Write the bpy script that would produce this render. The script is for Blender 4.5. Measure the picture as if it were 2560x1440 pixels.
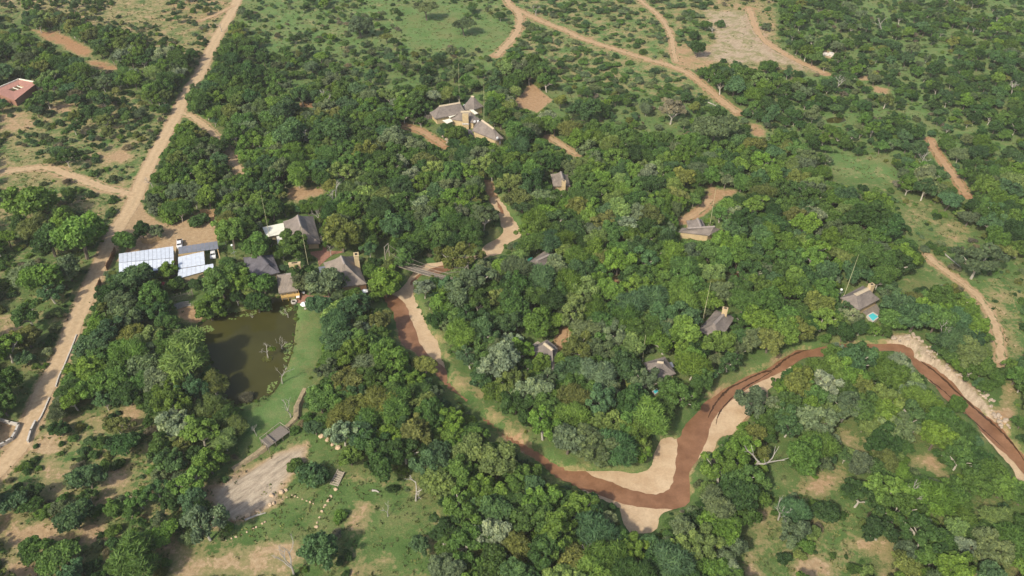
import bpy, math, random
import numpy as np
from mathutils import Vector
random.seed(7); rng = np.random.default_rng(11)
for o in list(bpy.data.objects): bpy.data.objects.remove(o)
S = bpy.context.scene; COL = S.collection
# ------------------------------------------------------------------ camera, sky, sun, exposure
CAM_H, PITCH, LENS = 150.0, 37.6, 28.0
cam = bpy.data.objects.new('camera', bpy.data.cameras.new('camera')); COL.objects.link(cam)
cam.data.lens = LENS; cam.data.sensor_width = 36; cam.data.clip_end = 6000; cam.data.clip_start = 1
cam.location = (0, 0, CAM_H); cam.rotation_euler = (math.radians(90 - PITCH), 0, 0); S.camera = cam
SUN_EL, SHADOW_AZ = 42.0, 52.0            # shadows fall towards (cos az, sin az)
W = bpy.data.worlds.new('World'); S.world = W; W.use_nodes = True
nt = W.node_tree; sky = nt.nodes.new('ShaderNodeTexSky'); sky.sky_type = 'NISHITA'; sky.sun_disc = False
sx, sy = -math.cos(math.radians(SHADOW_AZ)), -math.sin(math.radians(SHADOW_AZ))
sky.sun_elevation = math.radians(SUN_EL); sky.sun_rotation = math.atan2(sx, sy) % (2 * math.pi)
sky.air_density = 0.9; sky.dust_density = 3.0; sky.ozone_density = 0.7
nt.links.new(sky.outputs[0], nt.nodes['Background'].inputs[0]); nt.nodes['Background'].inputs[1].default_value = 0.15
sl = bpy.data.lights.new('sun', 'SUN'); sl.energy = 3.4; sl.angle = math.radians(3.0); sl.color = (1, .94, .8)
so = bpy.data.objects.new('sun', sl); COL.objects.link(so)
so.rotation_euler = Vector((sx * math.cos(math.radians(SUN_EL)), sy * math.cos(math.radians(SUN_EL)), math.sin(math.radians(SUN_EL)))).to_track_quat('Z', 'Y').to_euler()
S.view_settings.view_transform = 'Standard'; S.view_settings.look = 'None'; S.view_settings.exposure = 0.36; S.view_settings.gamma = 1
S.render.engine = 'CYCLES'

# ------------------------------------------------------------------ survey: photo points -> ground points
FP = LENS / 36 * 2560; CP, SP = math.cos(math.radians(PITCH)), math.sin(math.radians(PITCH))
def at(u, v, z=0.0):
    a = (u - 1280) / FP; b = (720 - v) / FP
    d = (a, CP + b * SP, -SP + b * CP); t = (z - CAM_H) / d[2]
    return Vector((d[0] * t, d[1] * t, z))
def proj(x, y, z):
    z = z - CAM_H; d = y * CP - z * SP
    return 1280 + FP * x / d, 720 - FP * (y * SP + z * CP) / d, FP / d
def Z(x0, y0, s): return lambda *p: [(x0 + p[i] / s, y0 + p[i + 1] / s) for i in range(0, len(p), 2)]
def world(pts, z=0.0): return np.array([at(u, v, z)[:2] for u, v in pts])
def pairs(*p): return [(p[i], p[i + 1]) for i in range(0, len(p), 2)]
def inside(poly, X, Y):
    r = np.zeros(X.shape, bool); n = len(poly)
    for i in range(n):
        x1, y1 = poly[i]; x2, y2 = poly[(i + 1) % n]
        c = (y1 > Y) != (y2 > Y)
        if y1 != y2: r ^= c & (X < (x2 - x1) * (Y - y1) / (y2 - y1) + x1)
    return r
def sdf(poly, X, Y, cap=25.0):
    """signed distance, positive inside"""
    out = np.full(X.shape, -cap); p = np.asarray(poly)
    m = (X > p[:, 0].min() - cap) & (X < p[:, 0].max() + cap) & (Y > p[:, 1].min() - cap) & (Y < p[:, 1].max() + cap)
    if not m.any(): return out
    x, y = X[m], Y[m]; d = np.full(x.shape, 1e9)
    for i in range(len(p)):
        a = p[i]; b = p[(i + 1) % len(p)]; ab = b - a; l = max((ab ** 2).sum(), 1e-9)
        t = np.clip(((x - a[0]) * ab[0] + (y - a[1]) * ab[1]) / l, 0, 1)
        d = np.minimum(d, (x - a[0] - t * ab[0]) ** 2 + (y - a[1] - t * ab[1]) ** 2)
    d = np.sqrt(d); out[m] = np.maximum(np.where(inside(p, x, y), d, -d), -cap); return out
def linedist(pts, X, Y, cap=25.0):
    out = np.full(X.shape, cap); p = np.asarray(pts)
    m = (X > p[:, 0].min() - cap) & (X < p[:, 0].max() + cap) & (Y > p[:, 1].min() - cap) & (Y < p[:, 1].max() + cap)
    x, y = X[m], Y[m]; d = np.full(x.shape, cap * cap)
    for i in range(len(p) - 1):
        a = p[i]; ab = p[i + 1] - a; l = max((ab ** 2).sum(), 1e-9)
        t = np.clip(((x - a[0]) * ab[0] + (y - a[1]) * ab[1]) / l, 0, 1)
        d = np.minimum(d, (x - a[0] - t * ab[0]) ** 2 + (y - a[1] - t * ab[1]) ** 2)
    out[m] = np.sqrt(d); return out
def sstep(a, b, x):
    t = np.clip((x - a) / (b - a), 0, 1); return t * t * (3 - 2 * t)
_NT = {}
def vnoise(X, Y, sc, seed):
    if seed not in _NT: _NT[seed] = np.random.default_rng(seed).random((256, 256))
    r = _NT[seed]; x = X / sc + 1000; y = Y / sc + 1000
    xi = np.floor(x).astype(int); yi = np.floor(y).astype(int); fx = x - xi; fy = y - yi
    fx = fx * fx * (3 - 2 * fx); fy = fy * fy * (3 - 2 * fy); g = lambda i, j: r[(xi + i) % 256, (yi + j) % 256]
    return (g(0, 0) * (1 - fx) + g(1, 0) * fx) * (1 - fy) + (g(0, 1) * (1 - fx) + g(1, 1) * fx) * fy
def fbm(X, Y, sc, seed): return .5 * vnoise(X, Y, sc, seed) + .28 * vnoise(X, Y, sc / 2.1, seed + 1) + .22 * vnoise(X, Y, sc / 4.3, seed + 2)

# ------------------------------------------------------------------ the site plan (photo points)
z3 = {(i, j): Z(640 * i, 480 * j, 3) for i in range(4) for j in range(3)}
ROADS = [  # name, half width, points, redness
 ('dirt_road', 2.35, pairs(-40,1212,20,1150,57,1107,77,1060,97,1010,117,960,133,935,160,880,187,813,217,740,243,680,267,630,283,590,303,557,327,520,341,493,352,460,366,430,385,393,407,350,430,310,447,278,457,250,478,215,500,187,513,157,530,117,550,80,573,43,593,0,612,-45), .15),
 ('dirt_track', 1.4, pairs(447,282,473,287,500,303,520,320,540,340,562,362,577,383,587,410,600,430), .2),
 ('dirt_track', 2.0, pairs(335,490,300,478,253,470,217,453,167,437,127,417,83,420,33,427,-40,432), .25),
 ('dirt_track', 2.0, pairs(1262,-10,1275,15,1298,32,1303,58,1287,90,1264,116,1240,140), .45),
 ('dirt_track', 1.8, pairs(1275,15,1330,42,1370,60,1420,78,1450,95,1490,108,1560,130,1620,150,1680,165,1722,182,1760,213,1800,248,1845,283), .55),
 ('dirt_track', 1.2, pairs(1592,-20,1606,8,1640,30,1665,60,1680,95,1683,125,1690,155), .4),
 ('dirt_track', 1.9, pairs(1872,20,1885,62,1905,98,1950,130,2000,155,2062,184), .6),
 ('dirt_track', 1.7, pairs(1005,312,1040,322,1075,340,1112,366), .9),
 ('dirt_track', 1.3, pairs(1372,342,1402,362,1442,386), .4),
 ('dirt_track', 1.5, pairs(2325,350,2340,382,2365,412,2395,455,2418,490), .8),
 ('dirt_track', 1.1, pairs(2318,640,2350,668,2400,702,2450,745,2485,800,2500,860,2500,910), .3),
 ('dirt_track', 1.6, pairs(1775,498,1760,520,1738,536,1705,552), .6),
 ('dirt_track', 1.0, pairs(1412,826,1406,842,1398,852,1396,866), .8),
 ('dirt_track', 1.5, pairs(500,52,540,38,585,14), .5),
 ('dirt_track', 1.2, pairs(1218,455,1224,475,1236,498), .6),
]
RIVER = [  # bank outlines of the sandy river (traced on the bed)
 pairs(1229,490,1244,497,1262,520,1275,548,1294,568,1297,585,1280,602,1256,618,1240,640,1205,634,1214,618,1245,600,1262,580,1258,556,1244,525,1234,510),
 pairs(1210,628,1240,640,1150,668,1120,682,1075,690,1045,692,1034,715,1040,742,1052,766,1054,786,1068,810,1082,830,1097,862,1108,897,1118,925,1128,952,1160,978,1190,1008,1223,1037,1275,1072,1313,1097,1357,1123,1382,1147,1410,1157,1428,1172,1473,1187,1513,1190,1563,1187,1613,1190,1633,1177,1640,1147,1650,1113,1678,1085,1695,1100,1707,1070,1740,1033,1763,1003,1787,987,1813,967,1850,945,1920,917,1953,893,2003,873,2053,865,2130,858,2207,858,2227,855,2253,860,2280,873,2292,897,2322,910,2355,935,2380,955,2412,990,2455,1027,2489,1057,2522,1083,2562,1145,2610,1230,2610,1300,2562,1222,2533,1187,2520,1153,2487,1130,2468,1103,2438,1060,2400,1030,2363,1000,2333,965,2320,947,2287,923,2270,893,2237,882,2207,878,2130,890,2053,892,2020,890,1990,912,1962,930,1918,965,1908,995,1880,1012,1850,1050,1832,1075,1795,1100,1793,1127,1783,1137,1765,1130,1725,1180,1722,1210,1726,1243,1712,1270,1650,1276,1648,1313,1580,1325,1563,1295,1545,1262,1480,1236,1440,1215,1388,1196,1343,1145,1300,1130,1257,1095,1207,1050,1173,1008,1117,965,1085,935,1050,890,1005,868,987,805,970,765,955,735,990,735,1017,707,1033,683,1050,660,1110,650,1180,640),
]
WET = [
 pairs(955,733,990,737,1008,753,1020,775,1028,800,1042,837,1052,862,1070,890,1092,920,1110,940,1130,958,1160,985,1195,1018,1223,1045,1273,1078,1313,1100,1357,1127,1385,1152,1415,1166,1450,1186,1490,1196,1527,1203,1563,1220,1597,1230,1647,1237,1678,1222,1688,1177,1693,1127,1693,1107,1707,1070,1740,1033,1763,1003,1787,987,1813,967,1920,917,1953,893,2003,873,2053,862,2130,856,2207,858,2227,855,2253,860,2282,873,2292,897,2325,910,2358,935,2412,990,2455,1027,2522,1083,2562,1145,2612,1230,2560,1190,2530,1150,2490,1115,2455,1080,2415,1040,2363,1000,2320,947,2287,923,2270,893,2207,878,2130,888,2053,890,1985,910,1950,932,1890,960,1847,987,1800,1027,1776,1062,1772,1095,1752,1130,1724,1180,1722,1210,1726,1243,1712,1270,1613,1272,1530,1253,1480,1230,1440,1210,1388,1194,1343,1143,1300,1128,1257,1093,1207,1048,1173,1005,1117,962,1060,915,1040,880,1007,868,987,803,970,764),
 pairs(1075,672,1100,664,1135,662,1160,668,1120,682,1080,688,1050,690,1036,706,1022,716,1034,694), pairs(1240,497,1252,514,1262,535,1254,534,1243,515),
]
POND = pairs(468,842,490,815,510,800,535,793,565,785,600,783,640,768,672,752,690,738,722,742,736,760,738,800,737,835,731,880,712,926,690,975,655,1000,612,1010,590,1014,562,988,552,940,528,912,515,868,490,858)
LAWN = pairs(738,762,790,770,800,800,800,845,790,895,768,940,756,990,742,1015,738,1050,720,1062,655,1075,640,1095,600,1110,590,1090,625,1030,665,1003,695,982,718,928,737,880,742,832)
# openings in the trees: polygon, soil tone (0 tan .. 1 red), bareness, keep crowns off
OPEN = [
 (pairs(78,74,130,77,200,102,232,128,240,150,205,140,160,124,142,112,110,96), .85, .95, 1), (pairs(205,150,268,153,298,172,262,174,225,164), .85, .95, 1),
 (pairs(1325,206,1346,222,1380,250,1345,280,1288,264,1292,245,1310,230), .55, 1, 1),
 (pairs(716,470,745,467,780,472,813,470,806,486,772,491,745,508,722,500), .45, 1, 1),
 (pairs(298,565,318,535,352,505,362,530,400,556,440,556,470,548,492,528,512,540,536,548,543,610,445,626,296,652,332,608,345,590,300,592), .15, 1, 1),
 (pairs(510,530,543,530,541,545,528,560), .4, 1, 1),
 (pairs(446,775,470,765,492,770,505,795,492,806,470,800,450,790), .5, 1, 1),
 (pairs(1764,452,1790,470,1842,476,1832,492,1800,500,1776,522,1768,500,1776,488), .5, 1, 1),
 (pairs(752,255,790,257,786,268,748,267), .9, 1, 1), (pairs(1880,308,1902,314,1920,342,1884,344,1872,330), .6, 1, 1),
 (pairs(1750,22,1800,28,1852,28,1892,60,1925,112,1965,132,2060,182,2030,184,1960,164,1900,152,1850,162,1800,152,1750,142,1792,104,1778,60), .1, .8, .5),
 (pairs(1672,120,1740,108,1780,120,1790,150,1740,172,1690,168), .4, .8, .6),
 (pairs(2060,125,2085,132,2088,145,2066,146), .0, 1, 1), (pairs(2185,214,2225,222,2215,234,2190,230), .5, 1, 1), (pairs(2140,190,2180,192,2172,202,2150,200), .2, 1, 1),
 (pairs(2330,558,2382,538,2412,570,2394,612,2352,602), .25, .6, .6), (pairs(2270,505,2330,510,2300,560,2250,560), .2, .5, .6),
 (pairs(2478,692,2530,700,2545,785,2560,860,2560,888,2500,892,2490,800), .2, .55, .7), (pairs(2240,690,2330,660,2380,690,2330,712,2250,715), .2, .35, .9),
 (pairs(2085,390,2190,388,2262,468,2160,478,2070,446), .1, .35, .6),
 (pairs(1988,1405,2040,1388,2082,1408,2072,1445,1988,1445), .1, 1, .9), (pairs(2150,1348,2212,1350,2228,1400,2212,1445,2188,1400,2150,1372), .2, .9, .9),
 (pairs(2060,1310,2140,1290,2150,1340,2080,1380,2040,1360), .1, .4, .8), (pairs(1880,1300,1940,1290,1960,1440,1870,1440), .1, .35, .7), (pairs(1858,1445,1866,1385,1888,1330,1900,1280,1915,1285,1905,1340,1892,1400,1895,1445), .1, .95, .8), (pairs(1905,1285,1960,1232,2000,1220,1990,1232,1930,1272), .2, .7, .5),
 (pairs(2095,1058,2112,1070,2160,1090,2192,1132,2150,1134,2100,1112), .1, .6, .9), (pairs(2268,1145,2330,1138,2382,1202,2340,1192,2280,1162), .2, .8, .9), (pairs(2000,1222,2060,1188,2110,1168,2092,1206,2022,1228), .3, .8, .9),
 (pairs(560,1180,650,1110,730,1080,790,1090,830,1100,850,1180,800,1230,850,1240,900,1220,960,1230,1040,1250,1060,1290,1000,1330,900,1310,800,1330,740,1350,600,1350,560,1330,690,1270,760,1190), .1, .05, .9),
 (pairs(420,1372,560,1358,745,1358,765,1400,730,1440,420,1440), .05, .75, .8), (pairs(880,1368,960,1368,1012,1390,1000,1422,880,1432), .15, .9, .8), (pairs(878,1292,898,1258,932,1250,922,1292,880,1312), .2, 1, .9),
 (pairs(900,1330,1080,1330,1100,1440,880,1440), .15, .4, .7),
 (pairs(0,1290,60,1298,150,1328,236,1328,232,1352,120,1348,40,1364,0,1345), .2, 1, .8), (pairs(18,1398,60,1420,112,1445,18,1445), .2, 1, .8), (pairs(268,1180,322,1165,324,1210,272,1242,238,1262), .1, .8, .8),
 (pairs(100,1100,140,1095,160,1120,130,1140,90,1135), .0, 1, .8), (pairs(170,1040,220,1030,235,1045,180,1060), .2, .9, .8), (pairs(310,1020,350,1005,360,1050,330,1060), .2, .8, .8),
 (pairs(0,1050,38,1060,50,1065,35,1095,0,1120), .25, 1, 1), (pairs(100,1150,180,1150,150,1230,120,1250,90,1200), .2, .7, .7),
 (pairs(2215,846,2262,832,2312,850,2342,890,2400,938,2470,1000,2502,1058,2532,1092,2522,1083,2455,1027,2412,990,2355,935,2322,910,2292,897,2280,873,2253,860), .15, 1, .7),
 (pairs(2490,960,2530,960,2540,1040,2510,1060), .15, .9, .8),
 (pairs(1083,840,1105,845,1130,880,1150,925,1180,960,1200,990,1170,985,1130,940,1112,900,1098,862), .25, .6, .7), (pairs(1195,985,1230,1010,1280,1045,1310,1075,1270,1068,1223,1037), .2, .65, .8),
 (pairs(0,350,60,360,150,440,100,470,0,540), .25, .6, .5), (pairs(0,290,60,280,95,310,40,330,0,330), .25, .8, .6), (pairs(130,262,180,262,180,280,130,285), .3, .9, .6),
 (pairs(240,385,320,360,330,400,270,410), .3, .9, .6), (pairs(0,790,40,780,45,830,0,850), .2, .9, .6), (pairs(90,950,130,900,145,930,110,990), .2, .8, .6),
 (pairs(195,500,290,500,260,545,180,520), .3, .6, .5), (pairs(290,0,420,0,400,30,340,60,270,40), .1, .6, .5), (pairs(400,50,500,70,480,110,400,90), .3, .55, .5),
 (pairs(1535,690,1550,712,1535,722,1520,712), .8, 1, .8), (pairs(1628,652,1642,650,1642,668,1630,668), .8, 1, .8), (pairs(1818,676,1860,682,1856,698,1830,694), .6, 1, .8), (pairs(1463,738,1474,738,1476,756,1466,756), .8, 1, .8),
 (pairs(1000,20,1150,20,1180,110,1020,120), .1, 0, .75), (pairs(1180,50,1262,60,1250,120,1190,110), .1, .05, .7),
 (pairs(1845,905,1880,885,1960,880,1920,905,1850,935), .1, .0, 1), (pairs(1920,1120,1968,1090,1970,1210,1930,1240), .1, .1, .8), (pairs(0,20,50,30,60,60,0,60), .1, .3, .3), (pairs(2060,298,2085,291,2112,294,2120,302,2096,311,2066,308), .1, .3, 1),
 (pairs(538,1222,620,1172,700,1132,764,1118,752,1162,704,1210,684,1262,600,1292,543,1302), .05, 1, 1),
]
ZONES = [  # polygon, tree density, bush density, crown radius range, mix key, bareness, lushness
 (pairs(-400,-200,3000,-200,3000,1700,-400,1700), 1.0, 1.3, (1.5, 4.8), 'dense', .04, .6),
 (pairs(-400,-200,600,-200,590,10,480,175,330,112,150,60,-400,60), .22, .9, (1.7, 3.6), 'scrub', .5, .55),
 (pairs(-400,100,60,70,250,150,420,170,420,260,330,250,-400,290), .85, .7, (2.5, 4.6), 'dense', .2, .5),
 (pairs(-400,285,330,235,425,285,330,480,300,565,100,582,-400,565), .3, .85, (2, 4.2), 'scrub', .4, .6),
 (pairs(-400,560,130,582,245,640,130,900,60,1015,-400,1010), .72, .7, (2.6, 5), 'dense', .28, .5),
 (pairs(-400,1080,120,1050,300,1010,420,1090,560,1185,540,1320,460,1640,-400,1640), .34, .8, (2.2, 4.4), 'scrub', .4, .55),
 (pairs(540,1130,760,1110,830,1090,880,1170,1050,1200,1130,1290,1080,1640,400,1640,540,1320), .05, .35, (2, 3.6), 'scrub', .3, .5),
 (pairs(620,-200,1290,-200,1270,130,1240,185,1000,150,850,165,640,140,600,60), .17, .55, (1.5, 3.6), 'mid', .22, 1.0),
 (pairs(620,110,850,150,1010,140,1250,180,1290,260,1130,260,900,240,640,220), .5, .8, (1.8, 3.8), 'mid', .14, .8),
 (pairs(1270,-200,1760,-200,1790,110,1725,185,1850,300,1520,275,1400,215,1280,150), .03, .7, (1.8, 2.8), 'flat', .4, 1.0),
 (pairs(1380,200,1860,270,1880,380,1600,360,1380,330), .3, .9, (1.7, 3.4), 'mid', .17, .8),
 (pairs(1760,-200,1920,-200,1960,150,2060,190,1850,180,1740,180,1780,100), .1, .4, (1.6, 3), 'scrub', .52, .6),
 (pairs(1905,-200,3000,-200,3000,520,2100,440,1850,340,1960,190,2070,170,1960,120), .62, .8, (1.7, 3.8), 'dark', .09, 1.0),
 (pairs(2200,470,2420,550,2490,640,3000,700,3000,960,2490,900,2420,790,2330,690,2240,630), .14, .7, (1.8, 3.8), 'mid', .26, .6),
 (pairs(1850,1190,1960,1195,2100,1180,2300,1240,3000,1300,3000,1640,1850,1640), .62, .7, (2.6, 4.8), 'dense', .3, .5),
]

# ------------------------------------------------------------------ materials
def newmat(name):
    m = bpy.data.materials.new(name); m.use_nodes = True; n = m.node_tree; b = n.nodes['Principled BSDF']; b.inputs['Specular IOR Level'].default_value = .25
    return m, n, b
def ramp(n, fac, stops):
    r = n.nodes.new('ShaderNodeValToRGB'); e = r.color_ramp.elements
    while len(e) < len(stops): e.new(.5)
    for i, (p, c) in enumerate(stops): e[i].position = p; e[i].color = (*c, 1) if len(c) == 3 else c
    n.links.new(fac, r.inputs[0]); return r.outputs[0]
def noise(n, scale, detail=6, rough=.6, coord='Object', vec=None, scl=None):
    t = n.nodes.new('ShaderNodeTexNoise'); t.inputs['Scale'].default_value = scale; t.inputs['Detail'].default_value = detail; t.inputs['Roughness'].default_value = rough
    c = n.nodes.new('ShaderNodeTexCoord').outputs[coord] if vec is None else vec
    if scl:
        mp = n.nodes.new('ShaderNodeMapping'); mp.inputs['Scale'].default_value = scl; n.links.new(c, mp.inputs[0]); c = mp.outputs[0]
    n.links.new(c, t.inputs['Vector']); return t.outputs['Fac']
def mixc(n, fac, a, b, mode='MIX'):
    m = n.nodes.new('ShaderNodeMix'); m.data_type = 'RGBA'; m.blend_type = mode
    for sock, v in ((m.inputs['Factor'], fac), (m.inputs['A'], a), (m.inputs['B'], b)):
        pass
    def put(i, v):
        s = m.inputs[i]
        if isinstance(v, (int, float)): s.default_value = v
        elif isinstance(v, tuple): s.default_value = (*v, 1)
        else: n.links.new(v, s)
    put(0, fac); put(6, a); put(7, b); return m.outputs[2]
def math_(n, op, a, b=None, clamp=False):
    m = n.nodes.new('ShaderNodeMath'); m.operation = op; m.use_clamp = clamp
    for i, v in enumerate((a, b)):
        if v is None: continue
        if isinstance(v, (int, float)): m.inputs[i].default_value = v
        else: n.links.new(v, m.inputs[i])
    return m.outputs[0]
def attr(n, name, typ='GEOMETRY', out='Fac'):
    a = n.nodes.new('ShaderNodeAttribute'); a.attribute_name = name; a.attribute_type = typ; return a.outputs[out]
def bump(n, b, h, strength=.4, dist=.1):
    u = n.nodes.new('ShaderNodeBump'); u.inputs['Strength'].default_value = strength; u.inputs['Distance'].default_value = dist
    n.links.new(h, u.inputs['Height']); n.links.new(u.outputs[0], b.inputs['Normal'])
def simple(name, c, rough=.8, var=.25, scale=1.2, bmp=0, metal=0, spec=.25, scl=None):
    m, n, b = newmat(name); f = noise(n, scale, 7, .65, scl=scl); lo = tuple(x * (1 - var) for x in c); hi = tuple(min(1, x * (1 + var)) for x in c)
    n.links.new(ramp(n, f, [(.3, lo), (.7, hi)]), b.inputs['Base Color']); b.inputs['Roughness'].default_value = rough; b.inputs['Metallic'].default_value = metal; b.inputs['Specular IOR Level'].default_value = spec
    if bmp: bump(n, b, noise(n, scale * 6, 4), bmp, .05)
    return m
def thatch_mat(name, c):
    m, n, b = newmat(name)
    big = ramp(n, noise(n, .35, 5), [(.3, tuple(x * .72 for x in c)), (.7, tuple(x * 1.2 for x in c))])
    fine = ramp(n, noise(n, 6, 6, .75), [(.3, (.62, .62, .64)), (.72, (1.2, 1.18, 1.12))])
    n.links.new(mixc(n, 1.0, big, fine, 'MULTIPLY'), b.inputs['Base Color']); b.inputs['Roughness'].default_value = .95; bump(n, b, noise(n, 9, 4), .8, .12); return m
M = {}
M['thatch'] = thatch_mat('grey thatch', (.235, .2, .175)); M['thatch_pale'] = thatch_mat('weathered pale thatch', (.27, .225, .185)); M['slate'] = thatch_mat('slate roofing', (.15, .14, .155))
M['ridge'] = simple('ridge capping', (.44, .36, .25), .9, .2, 3); M['ridge_grey'] = simple('grey ridge capping', (.27, .23, .2), .9, .2, 3)
M['ochre'] = simple('ochre plaster', (.5, .38, .215), .85, .15, .8); M['cream'] = simple('cream roofing', (.74, .71, .58), .6, .06, .5); M['concrete'] = simple('pale concrete', (.5, .46, .4), .9, .2, 1.5)
M['zinc'] = simple('white corrugated sheet', (.56, .6, .66), .45, .14, .9, spec=.4); M['greyzinc'] = simple('grey corrugated sheet', (.17, .18, .21), .5, .15, .7, spec=.4)
M['redroof'] = simple('red tiled roof', (.37, .185, .14), .85, .15, 1.5, .3); M['white'] = simple('white canvas', (.82, .82, .8), .7, .05, 2); M['dark'] = simple('dark opening', (.03, .025, .02), .9, .2, 2)
M['wood'] = simple('weathered timber', (.2, .17, .14), .85, .3, 4); M['wood_pale'] = simple('bleached timber', (.34, .29, .22), .85, .25, 3); M['wood_red'] = simple('brown timber', (.2, .11, .06), .8, .3, 3); M['pole'] = simple('tan gum poles', (.46, .33, .17), .85, .3, 4)
M['deadwood'] = simple('grey dead wood', (.36, .33, .28), .9, .25, 2); M['bark'] = simple('bark', (.16, .13, .1), .95, .3, 4); M['bark_pale'] = simple('pale bark', (.42, .38, .31), .95, .25, 4)
M['brick'] = simple('red brick paving', (.3, .155, .105), .85, .25, 3); M['stone'] = simple('sandstone', (.5, .37, .24), .9, .3, 1.5, .5); M['granite'] = simple('pale granite', (.4, .32, .24), .9, .25, .5, .6)
M['earth'] = simple('earth and stone', (.3, .235, .14), .95, .4, 1.5, .6); M['steel'] = simple('galvanised steel', (.5, .52, .5), .4, .1, 3, metal=.6); M['mast'] = simple('yellowish mast', (.5, .47, .27), .5, .1, 3); M['green_canvas'] = simple('green canvas', (.03, .16, .1), .8, .2, 2); M['maroon'] = simple('maroon sheet', (.22, .03, .03), .6, .15, 2)
M['paint'] = simple('white car paint', (.78, .78, .78), .25, .04, 1, spec=.5); M['glass'] = simple('dark glass', (.02, .025, .03), .08, .1, 1, spec=.5); M['tyre'] = simple('tyre rubber', (.02, .02, .02), .8, .2, 4); M['lily'] = simple('lily pads', (.16, .22, .06), .6, .35, 3)
M['yellowdeck'] = simple('varnished yellow timber', (.62, .4, .14), .6, .15, 2); M['terracotta'] = simple('terracotta earth', (.3, .13, .06), .95, .2, 1)
def leaf_mat(name):
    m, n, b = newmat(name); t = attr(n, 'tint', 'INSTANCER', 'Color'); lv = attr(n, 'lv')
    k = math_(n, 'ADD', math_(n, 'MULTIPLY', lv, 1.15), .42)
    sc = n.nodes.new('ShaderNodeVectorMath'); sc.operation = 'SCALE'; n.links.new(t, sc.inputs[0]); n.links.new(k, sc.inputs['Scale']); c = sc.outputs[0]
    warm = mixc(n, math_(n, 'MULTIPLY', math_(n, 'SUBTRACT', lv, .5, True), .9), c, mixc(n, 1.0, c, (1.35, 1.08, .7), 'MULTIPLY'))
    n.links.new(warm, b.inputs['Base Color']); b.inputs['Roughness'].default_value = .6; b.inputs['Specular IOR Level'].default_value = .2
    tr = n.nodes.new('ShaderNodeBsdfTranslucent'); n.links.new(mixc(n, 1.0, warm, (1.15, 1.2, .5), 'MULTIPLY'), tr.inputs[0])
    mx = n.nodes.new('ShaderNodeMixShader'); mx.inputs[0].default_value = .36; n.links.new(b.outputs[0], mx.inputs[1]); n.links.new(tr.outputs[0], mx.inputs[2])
    n.links.new(mx.outputs[0], n.nodes['Material Output'].inputs[0]); return m
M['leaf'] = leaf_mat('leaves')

def ground_mat():
    m, n, b = newmat('veld'); bare = attr(n, 'bare'); tone = attr(n, 'tone'); lush = attr(n, 'lush'); rock = attr(n, 'rock')
    fine = noise(n, .9, 9, .7); mid = noise(n, .16, 7, .62); tiny = noise(n, 4.5, 5, .7)
    g1 = ramp(n, mid, [(.3, (.045, .082, .022)), (.5, (.075, .12, .032)), (.7, (.13, .15, .05))])
    g2 = ramp(n, mid, [(.3, (.085, .16, .045)), (.5, (.12, .2, .065)), (.72, (.175, .22, .09))])
    grass = mixc(n, lush, g1, g2); blot = noise(n, .07, 6, .68); grass = mixc(n, ramp(n, math_(n, 'ADD', math_(n, 'MULTIPLY', blot, .6), math_(n, 'MULTIPLY', fine, .4)), [(.47, (0, 0, 0)), (.62, (.75, .75, .75))]), grass, ramp(n, tiny, [(.3, (.15, .145, .06)), (.7, (.26, .23, .11))])); grass = mixc(n, 1.0, grass, ramp(n, tiny, [(.28, (.55, .6, .55)), (.72, (1.35, 1.3, 1.2))]), 'MULTIPLY')
    tan = ramp(n, fine, [(.25, (.27, .185, .1)), (.5, (.39, .28, .16)), (.75, (.52, .4, .25))])
    red = ramp(n, fine, [(.25, (.24, .115, .05)), (.5, (.34, .185, .09)), (.75, (.43, .265, .145))])
    soil = mixc(n, tone, tan, red)
    mr = n.nodes.new('ShaderNodeMapping'); mr.inputs['Rotation'].default_value = (0, 0, math.radians(-48)); n.links.new(n.nodes.new('ShaderNodeTexCoord').outputs['Object'], mr.inputs[0]); rk = ramp(n, noise(n, .45, 9, .7, vec=mr.outputs[0], scl=(.45, 2.2, 1)), [(.3, (.17, .14, .1)), (.45, (.36, .29, .21)), (.62, (.5, .41, .3)), (.75, (.6, .5, .38))])
    soil = mixc(n, rock, soil, rk)
    soil = mixc(n, 1.0, soil, ramp(n, tiny, [(.3, (.82, .82, .82)), (.7, (1.12, 1.12, 1.12))]), 'MULTIPLY')
    h = math_(n, 'ADD', math_(n, 'MULTIPLY', math_(n, 'SUBTRACT', fine, .5), .8), math_(n, 'MULTIPLY', math_(n, 'SUBTRACT', mid, .5), 1.3))
    f = math_(n, 'ADD', math_(n, 'MULTIPLY', math_(n, 'ADD', math_(n, 'SUBTRACT', bare, .5), h), 3.2), .5, True)
    dry = mixc(n, math_(n, 'MULTIPLY', math_(n, 'MULTIPLY', f, math_(n, 'SUBTRACT', 1.0, f)), 2.4, True), mixc(n, f, grass, soil), (.24, .215, .09))
    n.links.new(dry, b.inputs['Base Color']); b.inputs['Roughness'].default_value = .95; b.inputs['Specular IOR Level'].default_value = .1
    bump(n, b, math_(n, 'ADD', fine, math_(n, 'MULTIPLY', tiny, .4)), .7, .35); return m
M['ground'] = ground_mat()
def sand_mat(name, lo, hi, rough, streak=(1, 1, 1), spec=.15, bs=.3):
    m, n, b = newmat(name); f = noise(n, .25, 8, .6, scl=streak); g = noise(n, 2.2, 6, .7)
    c = mixc(n, 1.0, ramp(n, f, [(.32, lo), (.68, hi)]), ramp(n, g, [(.3, (.86, .86, .86)), (.7, (1.1, 1.1, 1.1))]), 'MULTIPLY')
    n.links.new(c, b.inputs['Base Color']); b.inputs['Roughness'].default_value = rough; b.inputs['Specular IOR Level'].default_value = spec; bump(n, b, math_(n, 'ADD', f, g), bs, .2); return m
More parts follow.
